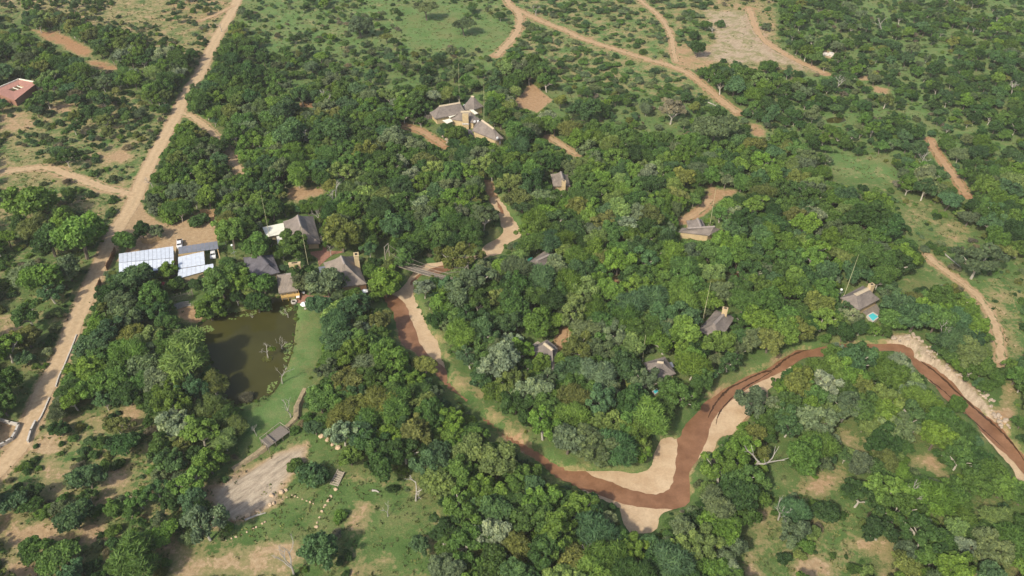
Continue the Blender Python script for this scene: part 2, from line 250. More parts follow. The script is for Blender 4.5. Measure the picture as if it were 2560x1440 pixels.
M['drysand'] = sand_mat('dry river sand', (.43, .295, .175), (.56, .42, .27), .95); M['wetsand'] = sand_mat('wet river sand', (.17, .08, .038), (.29, .15, .08), .5, spec=.35); M['rivulet'] = sand_mat('dark rivulet', (.05, .026, .013), (.08, .04, .02), .25, spec=.5)
def road_mat():
    m, n, b = newmat('dirt road'); u = attr(n, 'across'); red = attr(n, 'tone'); g = noise(n, .8, 8, .7); big = noise(n, .12, 5, .6)
    base = mixc(n, red, ramp(n, g, [(.3, (.37, .265, .15)), (.7, (.53, .4, .25))]), ramp(n, g, [(.3, (.29, .16, .08)), (.7, (.42, .265, .15))]))
    w = math_(n, 'ABSOLUTE', math_(n, 'SUBTRACT', math_(n, 'ABSOLUTE', u), .5)); rut = math_(n, 'SUBTRACT', 1.0, math_(n, 'MULTIPLY', w, 4.0), True)
    c = mixc(n, math_(n, 'MULTIPLY', rut, .45), base, mixc(n, 1.0, base, (1.16, 1.15, 1.12), 'MULTIPLY'))
    mid = math_(n, 'MULTIPLY', math_(n, 'SUBTRACT', 1.0, math_(n, 'MULTIPLY', math_(n, 'ABSOLUTE', u), 6.0), True), math_(n, 'MULTIPLY', math_(n, 'SUBTRACT', big, .5, True), 2.2, True))
    c = mixc(n, mid, c, (.2, .18, .085)); wear = attr(n, 'wear'); edge = math_(n, 'ADD', math_(n, 'ABSOLUTE', u), math_(n, 'MULTIPLY', math_(n, 'SUBTRACT', noise(n, .35, 7, .7), .5), math_(n, 'ADD', math_(n, 'MULTIPLY', wear, 2.6), .9)))
    c = mixc(n, math_(n, 'MULTIPLY', math_(n, 'SUBTRACT', edge, math_(n, 'SUBTRACT', .98, math_(n, 'MULTIPLY', wear, .2))), 3.5, True), c, ramp(n, noise(n, 3.0, 6, .7), [(.3, (.07, .11, .03)), (.7, (.2, .2, .085))])); n.links.new(c, b.inputs['Base Color']); b.inputs['Roughness'].default_value = .95; b.inputs['Specular IOR Level'].default_value = .1; bump(n, b, g, .3, .1); return m
M['road'] = road_mat()
def water_mat(name, c, rough):
    m, n, b = newmat(name); n.links.new(ramp(n, noise(n, .06, 4), [(.35, tuple(x * .85 for x in c)), (.65, tuple(x * 1.15 for x in c))]), b.inputs['Base Color'])
    b.inputs['Roughness'].default_value = rough; b.inputs['IOR'].default_value = 1.33; b.inputs['Specular IOR Level'].default_value = .3; bump(n, b, noise(n, 1.5, 4), .04, .1); return m
M['pond'] = water_mat('murky pond water', (.052, .05, .013), .1); M['pool'] = water_mat('turquoise pool water', (.08, .5, .52), .05)

# ------------------------------------------------------------------ mesh helpers
def tag(o, label=None, cat=None, group=None, kind=None):
    for k, v in (('label', label), ('category', cat), ('group', group), ('kind', kind)):
        if v: o[k] = v
    return o
def empty(name, loc, label=None, cat=None, group=None, rz=0):
    o = bpy.data.objects.new(name, None); COL.objects.link(o); o.location = loc; o.rotation_euler = (0, 0, rz); o.empty_display_size = .5; return tag(o, label, cat, group)
class MB:
    def __init__(s): s.v = []; s.f = []
    def add(s, v, f):
        k = len(s.v); s.v += [tuple(p) for p in v]; s.f += [tuple(i + k for i in q) for q in f]; return s
    def box(s, c, d, rz=0.0, taper=1.0):
        co, si = math.cos(rz), math.sin(rz); v = []
        for dz in (-.5, .5):
            k = 1 if dz < 0 else taper
            for dx, dy in ((-.5, -.5), (.5, -.5), (.5, .5), (-.5, .5)):
                x, y = dx * d[0] * k, dy * d[1] * k; v.append((c[0] + x * co - y * si, c[1] + x * si + y * co, c[2] + dz * d[2]))
        return s.add(v, [(3, 2, 1, 0), (4, 5, 6, 7), (0, 1, 5, 4), (1, 2, 6, 5), (2, 3, 7, 6), (3, 0, 4, 7)])
    def tube(s, p, q, r0, r1=None, n=6):
        p, q = Vector(p), Vector(q); r1 = r0 if r1 is None else r1; d = (q - p)
        if d.length < 1e-6: return s
        d.normalize(); a = d.orthogonal().normalized(); b = d.cross(a)
        v = [p + (a * math.cos(t) + b * math.sin(t)) * r0 for t in [2 * math.pi * i / n for i in range(n)]] + [q + (a * math.cos(t) + b * math.sin(t)) * r1 for t in [2 * math.pi * i / n for i in range(n)]]
        return s.add(v, [(i, (i + 1) % n, n + (i + 1) % n, n + i) for i in range(n)] + [tuple(range(n))[::-1], tuple(range(n, 2 * n))])
    def path(s, pts, r0, r1, n=5):
        k = len(pts) - 1
        for i in range(k): s.tube(pts[i], pts[i + 1], r0 + (r1 - r0) * i / k, r0 + (r1 - r0) * (i + 1) / k, n)
        return s
    def prism(s, poly, z0, z1):
        n = len(poly); v = [(p[0], p[1], z0) for p in poly] + [(p[0], p[1], z1) for p in poly]
        return s.add(v, [tuple(range(n))[::-1], tuple(range(n, 2 * n))] + [(i, (i + 1) % n, n + (i + 1) % n, n + i) for i in range(n)])
    def slab(s, quad, th):
        q = [Vector(p) for p in quad]; n = len(q); v = [p - Vector((0, 0, th)) for p in q] + q
        return s.add(v, [tuple(range(n))[::-1], tuple(range(n, 2 * n))] + [(i, (i + 1) % n, n + (i + 1) % n, n + i) for i in range(n)])
    def build(s, name, mat, parent=None, origin=None, smooth=False):
        o0 = Vector(origin) if origin is not None else (parent.location if parent is not None else Vector((0, 0, 0)))
        if parent is not None and parent.parent is not None: o0 = parent.parent.location + parent.location if origin is None else o0
        me = bpy.data.meshes.new(name); me.from_pydata([tuple(Vector(p) - o0) for p in s.v], [], s.f); me.materials.append(M[mat] if isinstance(mat, str) else mat)
        if smooth: me.polygons.foreach_set('use_smooth', [True] * len(me.polygons))
        me.validate(); me.update(); o = bpy.data.objects.new(name, me); COL.objects.link(o)
        if parent is not None: o.parent = parent
        else: o.location = o0
        return o
def ccw(poly):
    a = sum(poly[i][0] * poly[(i + 1) % len(poly)][1] - poly[(i + 1) % len(poly)][0] * poly[i][1] for i in range(len(poly)))
    return list(poly) if a > 0 else list(poly)[::-1]
def rough_outline(poly, step=1.2, amp=.35, seed=1):
    r = random.Random(seed); out = []; n = len(poly)
    for i in range(n):
        a = Vector(poly[i][:2]); b = Vector(poly[(i + 1) % n][:2]); k = max(1, int((b - a).length / step)); nn = Vector((-(b - a).y, (b - a).x)); nn = nn.normalized() if nn.length else nn
        for j in range(k): out.append(a + (b - a) * (j / k) + nn * r.uniform(-amp, amp))
    return out
def smooth_poly(poly, it=2, closed=True):
    p = [np.array(q[:2], float) for q in poly]
    for _ in range(it):
        out = []; n = len(p)
        rngi = range(n) if closed else range(n - 1)
        if not closed: out.append(p[0])
        for i in rngi:
            a, b = p[i], p[(i + 1) % n]; out += [a * .75 + b * .25, a * .25 + b * .75]
        if not closed: out.append(p[-1])
        p = out
    return p
def sheet(name, poly, z, mat, step=1.2, amp=.3, seed=1, kind='structure'):
    pts = rough_outline(poly, step, amp, seed); pts = ccw([(p.x, p.y) for p in pts])
    from mathutils.geometry import tessellate_polygon
    v = [Vector((p[0], p[1], z)) for p in pts]; tr = tessellate_polygon([v]); c = Vector((sum(p[0] for p in pts) / len(pts), sum(p[1] for p in pts) / len(pts), 0))
    tr = [t if (v[t[1]] - v[t[0]]).cross(v[t[2]] - v[t[0]]).z > 0 else t[::-1] for t in tr]
    m = MB(); m.add(v, tr); o = m.build(name, mat, origin=c); o['kind'] = kind; return o

# ------------------------------------------------------------------ ground sheet
def _push(p):
    i = p.index; out = list(p)
    def off(a, b, du, dv):
        for k in range(i(a), i(b) + 1): out[k] = (p[k][0] + du, p[k][1] + dv)
    off((1092, 920), (1450, 1186), 11, -10); off((1440, 1210), (1117, 962), -9, 10); off((1060, 915), (970, 764), -14, 2); off((1707, 1070), (1953, 893), -10, -8); off((2003, 873), (2227, 855), 0, -11); off((2253, 860), (2612, 1230), 10, -8); off((1724, 1180), (1712, 1270), 10, 2); return out
WET[0] = _push(WET[0])
def _pushr(p):
    i = p.index; out = list(p)
    def off(a, b, du, dv):
        for k in range(i(a), i(b) + 1): out[k] = (p[k][0] + du, p[k][1] + dv)
    off((1128, 952), (1428, 1172), -8, 8); off((1473, 1187), (1650, 1113), -9, -9); off((1918, 965), (1832, 1075), 9, 7); off((1648, 1313), (1563, 1295), -3, 14); return out
RIVER[1] = _pushr(RIVER[1])
RIVERW = [smooth_poly(world(p, -1.2), 1) for p in RIVER]; WASH = world(pairs(1750,22,1800,28,1852,28,1892,60,1925,112,1965,132,2060,182,2030,184,1960,164,1900,152,1850,162,1800,152,1750,142,1792,104,1778,60)); WETW = [smooth_poly(world(p, -1.2), 2) for p in WET]
def grow(poly, d):
    a = sum(poly[i][0] * poly[(i + 1) % len(poly)][1] - poly[(i + 1) % len(poly)][0] * poly[i][1] for i in range(len(poly)))
    p = [np.array(q, float) for q in (poly if a > 0 else poly[::-1])]; n = len(p); out = []
    for i in range(n):
        t = p[(i + 1) % n] - p[i - 1]; t = t / max(np.linalg.norm(t), 1e-6); out.append(p[i] + np.array([t[1], -t[0]]) * d)
    return out
RIVERW[0] = grow(RIVERW[0], .9)
PONDW = smooth_poly(world(POND, -.6), 2); LAWNW = world(LAWN); ROADW = [(n, w, np.array(smooth_poly(world(p), 3, False)), t) for n, w, p, t in ROADS]
DAM = pairs(580,1172,640,1132,665,1112,722,1060,740,1042,742,1012,752,990,762,970)
DITCH = world(pairs(596,1188,652,1150,678,1126)); SPILL = world(pairs(746,1040,750,1015,760,992))
def axis(lo, hi, step, far):
    a = list(np.arange(lo, hi + .1, step)); d = step; x = a[-1]; up = []
    while x < far: d *= 1.35; x += d; up.append(x)
    d = step; x = a[0]; dn = []
    while x > -far: d *= 1.35; x -= d; dn.append(x)
    return np.array(dn[::-1] + a + up)
xs = axis(-330, 330, 1.2, 3500); ys = axis(70, 510, 1.2, 3500); GX, GY = np.meshgrid(xs, ys)
def river_sd(X, Y):
    d = np.full(X.shape, -25.)
    for p in RIVERW: d = np.maximum(d, sdf(p, X, Y))
    return d
def pond_sd(X, Y): return sdf(PONDW, X, Y)
def relief(X, Y):
    z = (fbm(X, Y, 40, 3) - .5) * .5
    rd = river_sd(X, Y); pd = pond_sd(X, Y); near = np.maximum(rd, pd); z = z * sstep(-1, -9, near) if near.max() > -25 else z
    for n, w, p, t in ROADW: z = z * sstep(w, w + 5, linedist(p, X, Y))
    bank = 1.9 * sstep(-1.0, .9, rd + (vnoise(X, Y, 4, 9) - .5) * 1.2); z -= bank
    z -= 1.5 * sstep(-1.6, 1.6, pd + (vnoise(X, Y, 3, 19) - .5) * .8)
    z -= .9 * sstep(1.6, .4, linedist(DITCH, X, Y)) + .8 * sstep(1.2, .3, linedist(SPILL, X, Y))
    return z
GZ = relief(GX, GY); RD = river_sd(GX, GY); PD = pond_sd(GX, GY)
bare = np.full(GX.shape, .06); lush = np.full(GX.shape, .45); tone = np.clip(.25 + (fbm(GX, GY, 90, 40) - .5) * 1.2, 0, .7); rock = np.zeros(GX.shape)
for p, td, bd, rr, mk, ba, lu in ZONES[1:]:
    w = sstep(-4, 4, sdf(world(p), GX, GY)); bare = bare * (1 - w) + ba * w; lush = lush * (1 - w) + lu * w
SOFT = {(1880, 308), (2185, 214), (2140, 190), (716, 470), (1764, 452), (1988, 1405), (878, 1292), (0, 1290), (18, 1398), (538, 1222), (100, 1100), (2215, 846)}
for p, t, ba, k in OPEN:
    w = sstep(-3.2, 2.6, sdf(world(p), GX, GY) + 4.5 * (fbm(GX, GY, 9, 31) - .5)) if ba < 1 or p[0] in SOFT else sstep(-1.6, 1.6, sdf(world(p), GX, GY)); bare = bare * (1 - w) + (.8 if p[0] in SOFT and p[0] != (538, 1222) else ba * 1.2 if ba >= 1 else ba * .8) * w; tone = tone * (1 - w) + t * w
slab_w = world(OPEN[[i for i, q in enumerate(OPEN) if q[0][0] == (538, 1222)][0]][0]); rock = np.maximum(rock, sstep(-1, 1.5, sdf(slab_w, GX, GY)))
bankw = world([q[0] for q in OPEN if q[0][0] == (2215, 846)][0]); rock = np.maximum(rock, .8 * sstep(-1, 1, sdf(bankw, GX, GY))); rock = np.maximum(rock, .6 * sstep(-6, 4, sdf(WASH, GX, GY) + 8 * (fbm(GX, GY, 12, 61) - .5)))
w = sstep(-1.5, 1.5, sdf(LAWNW, GX, GY)); bare = bare * (1 - w) - .35 * w; lush = np.maximum(lush, w * .9)
w = sstep(-1.6, -.3, RD) * np.clip(1.5 * fbm(GX, GY, 14, 77) - .42, 0, 1); bare = np.maximum(bare, w); tone = np.where(RD > -3.5, np.maximum(tone, .45), tone)
w = sstep(-1.0, .2, PD); bare = np.maximum(bare, w * np.clip(1.6 * fbm(GX, GY, 7, 23) - .3, 0, .9))
for nme, hw, p, t in ROADW:
    d = linedist(p, GX, GY); w = sstep(hw + 2.2, hw - .2, d); bare = np.maximum(bare, w * .95); tone = np.where(d < hw + 3, t, tone)
me = bpy.data.meshes.new('ground'); ny, nx = GX.shape
idx = np.arange(nx * ny).reshape(ny, nx); quads = np.stack([idx[:-1, :-1], idx[:-1, 1:], idx[1:, 1:], idx[1:, :-1]], -1).reshape(-1, 4)
me.vertices.add(nx * ny); me.vertices.foreach_set('co', np.stack([GX, GY, GZ], -1).ravel()); me.loops.add(quads.size); me.loops.foreach_set('vertex_index', quads.ravel().astype(np.int32))
me.polygons.add(len(quads)); me.polygons.foreach_set('loop_start', np.arange(0, quads.size, 4, dtype=np.int32)); me.polygons.foreach_set('use_smooth', np.ones(len(quads), bool))
for nm, arr in (('bare', bare), ('tone', tone), ('lush', lush), ('rock', rock)): me.attributes.new(nm, 'FLOAT', 'POINT').data.foreach_set('value', arr.ravel().astype(np.float32))
me.update(calc_edges=True); me.materials.append(M['ground']); g = bpy.data.objects.new('ground', me); COL.objects.link(g); g['kind'] = 'structure'

# river, pond, roads
for i, p in enumerate(RIVERW): sheet('riverbed', grow(p, 1.2), -1.2 - .012 * i, 'drysand', 2, .1, i)
for i, p in enumerate(WETW): sheet('wet_riverbed', p, -1.194 + .004 * i, 'wetsand', 1.0, .22, 30 + i)
sheet('pond', grow(PONDW, 1.5), -.6, 'pond', 2, .1, 5)
sheet('waterhole', world(pairs(2064,299,2085,293,2110,295,2116,302,2095,309,2068,307)), .12, 'pond', 2, .2, 8)
def ribbon(name, pts, hw, tone, z, seed, mat='road'):
    p = [np.array(q) for q in pts]; L = [0]; dense = []
    for i in range(len(p) - 1):
        k = max(1, int(np.linalg.norm(p[i + 1] - p[i]) / .9))
        for j in range(k): dense.append(p[i] + (p[i + 1] - p[i]) * j / k)
    dense.append(p[-1]); P = np.array(dense); T = np.gradient(P, axis=0); T /= np.maximum(np.linalg.norm(T, axis=1), 1e-6)[:, None]; Nn = np.stack([-T[:, 1], T[:, 0]], 1)
    r = np.random.default_rng(seed); us = np.array([-1, -.75, -.5, -.25, 0, .25, .5, .75, 1]); n = len(P); k = len(us)
    s = np.arange(n) * .9; le = hw * (1 + (.12 if name == 'dirt_road' else .4) * (fbm(s, s * 0, 6, seed) - .5) * 2) + r.uniform(-.15, .15, n); ri = hw * (1 + (.12 if name == 'dirt_road' else .4) * (fbm(s, s * 0 + 50, 6, seed) - .5) * 2) + r.uniform(-.15, .15, n)
    if mat == 'rivulet': tp = np.minimum(1, np.minimum(np.arange(n), np.arange(n)[::-1]) / 12) * (.35 + 1.3 * fbm(s, s * 0 + 9, 5, seed + 3)); le, ri = le * tp, ri * tp
    V = np.zeros((n, k, 3))
    for j, u in enumerate(us): V[:, j, :2] = P + Nn * ((le if u > 0 else ri) * u)[:, None]
    V[:, :, 2] = z + .03 * (1 - np.abs(us))[None, :]; V = V.reshape(-1, 3); c = V.mean(0); c[2] = 0
    idx = np.arange(n * k).reshape(n, k); q = np.stack([idx[:-1, :-1], idx[1:, :-1], idx[1:, 1:], idx[:-1, 1:]], -1).reshape(-1, 4)[:, ::-1]
    me = bpy.data.meshes.new(name); me.from_pydata((V - c).tolist(), [], q.tolist()); me.attributes.new('across', 'FLOAT', 'POINT').data.foreach_set('value', np.tile(us, n).astype(np.float32))
    me.attributes.new('tone', 'FLOAT', 'POINT').data.foreach_set('value', np.full(n * k, tone, np.float32)); me.attributes.new('wear', 'FLOAT', 'POINT').data.foreach_set('value', np.full(n * k, 0 if name == 'dirt_road' else 1, np.float32)); me.materials.append(M[mat])
    me.update(); o = bpy.data.objects.new(name, me); COL.objects.link(o); o.location = c; o['kind'] = 'structure'; return o
for i, (hw, p) in enumerate(((.26, pairs(2052,866,1990,882,1955,903,1935,925,1900,932,1862,952,1818,972,1797,998,1780,1022,1770,1045)), (.2, pairs(1935,925,1895,950,1850,975,1815,1010,1795,1035,1790,1062)), (.3, pairs(2288,893,2318,914,2352,940,2408,995,2448,1030,2488,1064,2528,1102,2566,1160)), (.18, pairs(2295,930,2330,955,2370,985,2420,1040,2470,1085,2520,1130)))):
    ribbon('rivulet', np.array(smooth_poly(world(p, -1.18), 3, False)), hw, 0, -1.185 + .004 * i, 90 + i, 'rivulet')
for i, (nm, hw, p, t) in enumerate(ROADW):
    rd = river_sd(p[:, 0], p[:, 1]); keep = p[rd < -2.5] if (rd > -2.5).any() else p
    if len(keep) > 3: ribbon(nm, keep, hw, t, .05 + i * .006, 60 + i)

# ------------------------------------------------------------------ buildings
FOOT = []      # footprints that stay free of trunks
MASK = []      # photo outlines of what stands in the open (crowns are kept off them)
def subdiv_face(pts, n, amp, seed, floor_z=None):
    """triangulated patch over 3 or 4 corner points, gently uneven"""
    r = random.Random(seed); a, b, c, d = (pts[0], pts[1], pts[2], pts[3]) if len(pts) == 4 else (pts[0], pts[1], pts[2], pts[2])
    V, Fc = [], []
    for i in range(n + 1):
        for j in range(n + 1):
            s, t = j / n, i / n; p = (a * (1 - s) + b * s) * (1 - t) + (d * (1 - s) + c * s) * t
            sag = -.32 * math.sin(math.pi * t) * (1 if amp else 0)
            e = 0 if (i in (0, n) or j in (0, n)) else r.uniform(-amp, amp)
            V.append(p + Vector((0, 0, e + sag)))
    for i in range(n):
        for j in range(n): k = i * (n + 1) + j; Fc.append((k, k + 1, k + n + 2, k + n + 1))
    return V, Fc
def hip_roof(root, eaves_px, ridge_px, ze, name='thatch_roof', mat='thatch', ridge='ridge_grey', zr=None, amp=.07, rw=.45):
    E4 = [at(u, v, ze) for u, v in eaves_px]; cen = sum(E4, Vector()) / 4
    if zr is None:
        best = None
        for k in range(60):
            z = ze + 1.4 + k * .08; m = (at(*ridge_px[0], z) + at(*ridge_px[1], z)) / 2; d = (m.xy - cen.xy).length
            if best is None or d < best[0]: best = (d, z)
        zr = max(ze + 2.0, min(best[1], ze + 4.6))
    R0, R1 = at(*ridge_px[0], zr), at(*ridge_px[1], zr)
    # corners: 0,1 at the R0 end ... order 0 (front of R0), 1 (front of R1), 2 (back of R1), 3 (back of R0)
    m = MB(); fs = [[E4[0], E4[1], R1, R0], [E4[1], E4[2], R1], [E4[2], E4[3], R0, R1], [E4[3], E4[0], R0]]
    for i, f in enumerate(fs): m.add(*subdiv_face(f, 7, amp, i + int(abs(cen.x) * 7)))
    for i in range(4):      # thick thatch edge and soffit
        a, b = E4[i], E4[(i + 1) % 4]; dn = Vector((0, 0, .32)); ia = a + (cen - a) * .12; ib = b + (cen - b) * .12; ia.z = ib.z = ze - .2
        m.add([a, b, b - dn, a - dn], [(3, 2, 1, 0)]); m.add([a - dn, b - dn, ib, ia], [(3, 2, 1, 0)])
    o = m.build(name, mat, root)
    if ridge:
        m = MB(); d = (R1 - R0); L = max(d.length, .4); d = d.normalized() if d.length > .01 else Vector((1, 0, 0)); side = Vector((-d.y, d.x, 0)); A = R0 - d * .25; B = R1 + d * .25
        fl = (E4[0] + E4[1]) / 2; sl_ = (zr - ze) / max(((fl - (R0 + R1) / 2).xy).length, 1); up = Vector((0, 0, .12))
        m.add([A + up, B + up, B + side * rw - Vector((0, 0, rw * sl_ - .12)), A + side * rw - Vector((0, 0, rw * sl_ - .12)), B - side * rw - Vector((0, 0, rw * sl_ - .12)), A - side * rw - Vector((0, 0, rw * sl_ - .12))], [(0, 1, 2, 3), (1, 0, 5, 4), (0, 3, 5), (1, 4, 2)])
        m.build('ridge_cap', ridge, o, origin=root.location)
        bpy.context.view_layer.update()
    return E4, zr, cen
def walls(root, E4, ze, inset=.14, mat='ochre', name='wall'):
    cen = sum(E4, Vector()) / 4; q = [p + (cen - p) * inset for p in E4]; q = [Vector(p) for p in ccw([(p.x, p.y) for p in q])] if False else q
    m = MB(); m.prism(ccw([(p.x, p.y) for p in q]), -.2, ze - .05); return m.build(name, mat, root)
def thatched(name, label, eaves, ridge, ze=2.6, cat='lodge', mat='thatch', rcap='ridge_grey', wall='ochre', zr=None, mask=True, rw=.45, roofname='thatch_roof'):
    c = sum((at(u, v, 0) for u, v in eaves), Vector()) / 4; cc = sum((at(u, v, ze) for u, v in eaves), Vector()) / 4
    root = empty(name, (cc.x, cc.y, 0), label, cat); E4, zr, cen = hip_roof(root, eaves, ridge, ze, roofname, mat, rcap, zr, rw=rw)
    if wall: walls(root, E4, ze, mat=wall)
    FOOT.append([(p.x, p.y) for p in E4])
    if mask: MASK.append(list(eaves) + []); MASK.append([eaves[0], eaves[1], ridge[1], ridge[0]]); MASK.append([eaves[3], eaves[0], ridge[0]]); MASK.append([eaves[1], eaves[2], ridge[1]]); MASK.append([eaves[2], eaves[3], ridge[0], ridge[1]])
    return root, E4, zr
def chimney(root, px, h, w, d, rz=0, mat='ochre', base=.0, hole=True):
    p = at(px[0], px[1], h); m = MB(); m.box((p.x, p.y, (h + base) / 2), (w, d, h - base), rz); m.box((p.x, p.y, h + .08), (w * 1.08, d * 1.08, .16), rz); o = m.build('chimney', mat, root)
    m = MB(); m.box((p.x, p.y, h + .2), (w * .5, d * .5, .1), rz); m.build('flue', 'dark', o, origin=root.location)
    MASK.append([(px[0] - 5, px[1] - 5), (px[0] + 6, px[1] - 5), (px[0] + 6, px[1] + 14), (px[0] - 5, px[1] + 14)]); return o
def flat_roof(root, px, h, mat, name, th=.14, posts=None, n=1, across=True):
    q = [at(u, v, hh) for (u, v), hh in zip(px, h if isinstance(h, (list, tuple)) else [h] * 4)]; MASK.append(px)
    for i in range(n):          # separate sheets, each overlapping step 2 cm
        a, b = i / n, (i + 1) / n - (.005 if n > 1 else 0); up = Vector((0, 0, .02 * (i % 2)))
        quad = [q[0].lerp(q[1], a) + up, q[0].lerp(q[1], b) + up, q[3].lerp(q[2], b) + up, q[3].lerp(q[2], a) + up]
        MB().slab(quad[::-1], th).build(name, mat, root)
    if posts:
        for p in q:
            c = sum(q, Vector()) / 4; p = p + (c - p) * .05; MB().tube((p.x, p.y, 0), (p.x, p.y, p.z - th), .09, n=6).build('post', posts, root)
    return q
z = Z(560, 500, 5.0526)
L1, e, zr = thatched('thatched_lodge', 'grey thatched lounge with cream flat-roofed annexes beside the brick court', z(745,270, 850,560, 1220,545, 1125,200), z(930,190, 970,330), 2.8)
flat_roof(L1, z(485,345, 750,288, 780,420, 540,465), 2.7, 'cream', 'annex_roof'); flat_roof(L1, z(660,460, 795,432, 812,545, 680,558), 2.6, 'cream', 'annex_roof')
for px in (z(500,360, 740,305, 768,415, 545,455), z(672,465, 790,442, 805,540, 688,550)):
    q = [at(u, v, 2.5) for u, v in px]; MB().prism(ccw([(p.x, p.y) for p in q]), -.1, 2.5).build('annex_wall', 'ochre', L1); FOOT.append([(p.x, p.y) for p in q])
L2, e, zr = thatched('slate_hall', 'dark slate-roofed hall between the sheds and the pond-side thatch', z(240,725, 325,1000, 705,912, 612,690), z(445,695, 555,812), 2.6, mat='slate', rcap='slate', cat='hall', roofname='slate_roof')
L3, e3, zr = thatched('boat_house', 'pale thatched pavilion with yellow balcony built over the pond edge', z(690,1180, 935,1140, 900,905, 665,945), z(795,930, 850,925), 2.9, mat='thatch_pale', cat='pavilion')
chimney(L3, z(890, 800)[0], 6.2, 3.4, 1.1, .15)
p, q_ = at(*z(720, 1195)[0], 1.6), at(*z(950, 1160)[0], 1.6); d = (q_ - p); rz = math.atan2(d.y, d.x); c = (p + q_) / 2
m = MB(); m.box((c.x, c.y, .75), (d.length, 1.4, .18), rz); m.build('balcony_floor', 'yellowdeck', L3); n_ = Vector((d.y, -d.x, 0)).normalized()
m = MB(); m.box((c.x + n_.x * .7, c.y + n_.y * .7, 1.25), (d.length, .1, .85), rz); m.build('balcony_rail', 'yellowdeck', L3)
for t in (.03, .35, .68, .97):
    b = p.lerp(q_, t) + n_ * .6; MB().tube((b.x, b.y, -1.4), (b.x, b.y, 2.7), .1).build('post', 'yellowdeck', L3)
L4, e4, zr = thatched('dining_lodge', 'large pale thatched dining lodge with a tall yellow chimney near the footbridge', z(1255,790, 1385,1115, 1800,1055, 1645,700), z(1480,705, 1522,800), 2.8, mat='thatch_pale')
chimney(L4, z(1668, 690)[0], 7.2, 1.5, 2.0, .2)
flat_roof(L4, z(1190,845, 1300,830, 1320,900, 1215,920), 2.4, 'greyzinc', 'porch_roof')
m = MB(); q = [at(u, v, 1.0) for u, v in z(1690,1085, 1790,1065, 1800,1105, 1700,1120)]; m.prism(ccw([(p.x, p.y) for p in q]), .2, 2.3); m.build('veranda', 'wood_red', L4)

z = Z(1060, 230, 10.286)
root = empty('hilltop_lodge', at(1160, 310, 0), 'rambling grey thatched lodge of four joined roofs with a broad ochre chimney', 'lodge')
def add_wing(eaves, ridge, ze=2.9, mat='thatch', rcap='ridge', wall='ochre', zr=None, inset=.12):
    E4, zr, cen = hip_roof(root, eaves, ridge, ze, 'thatch_roof', mat, rcap, zr); walls(root, E4, ze, inset, wall); FOOT.append([(p.x, p.y) for p in E4])
    MASK.append(eaves); MASK.append([eaves[0], eaves[1], ridge[1], ridge[0]]); MASK.append([eaves[2], eaves[3], ridge[0], ridge[1]]); MASK.append([(u, v + 10) for u, v in (eaves[0], eaves[1])] + [eaves[1], eaves[0]]); MASK.append([eaves[3], eaves[0], ridge[0]]); MASK.append([eaves[1], eaves[2], ridge[1]])
add_wing(z(290,690, 1080,520, 1010,360, 140,530), z(400,350, 915,262)); add_wing(z(905,470, 1295,450, 1530,365, 1130,300), z(1225,100, 1275,105))
add_wing(z(690,690, 1290,790, 1455,700, 930,560), z(960,490, 1180,485)); add_wing(z(1235,990, 1860,1245, 2050,1185, 1350,760), z(1500,715, 1790,925))
for px, h in ((z(600,590, 940,490, 965,525, 660,665), 2.7), (z(475,730, 670,680, 745,750, 590,810), 2.6), (z(1140,430, 1220,420, 1395,545, 1310,575), 2.9)): flat_roof(root, px, h, 'cream', 'canopy', posts='wood')
p = at(*z(1062, 560)[0], 6.8); m = MB(); m.box((p.x, p.y, 3.3), (2.5, 1.1, 7.0), 0); o = m.build('chimney', 'ochre', root); m = MB(); m.box((p.x, p.y - .05, 2.6), (2.9, 1.5, .5), 0, .8); m.build('chimney_base', 'concrete', o, origin=root.location)
for px in (z(1035, 350), z(1300, 760), z(1390, 755), z(1885, 1180)):
    p = at(*px[0], 4.0); MB().box((p.x, p.y, 4.0), (.7, .5, .7), .4).build('roof_vent', 'white', root)
p = at(*z(1955, 1290)[0], 1.5); w_ = MB().box((p.x, p.y - .5, 1.5), (.8, .2, 1.8), -.1).build('window', 'dark', root); MB().box((p.x, p.y - .62, 1.5), (.06, .05, 1.8), -.1).build('glazing_bar', 'white', w_, origin=root.location)
q = [at(u, v, .15) for u, v in z(1090,960, 1200,960, 1300,1130, 1190,1170, 1080,1080)]; MB().prism(ccw([(p.x, p.y) for p in q]), 0, .16).build('terrace', 'slate', root); MASK.append(z(1090,950, 1220,950, 1300,1130, 1200,1160))
MASK.append(z(215,690, 400,680, 380,850, 220,860)); MASK.append(z(1860,1240, 2050,1190, 2040,1380, 1930,1390)); MASK.append(z(30,560, 150,540, 200,750, 40,700))
p = at(*z(95, 640)[0], 1.2); m = MB()
for k in range(5): m.box((p.x - 1.2 + k * .7, p.y + .25 * k, .9), (.5, 1.2, 1.6), .3)
m.build('woodpile', 'wood', root)

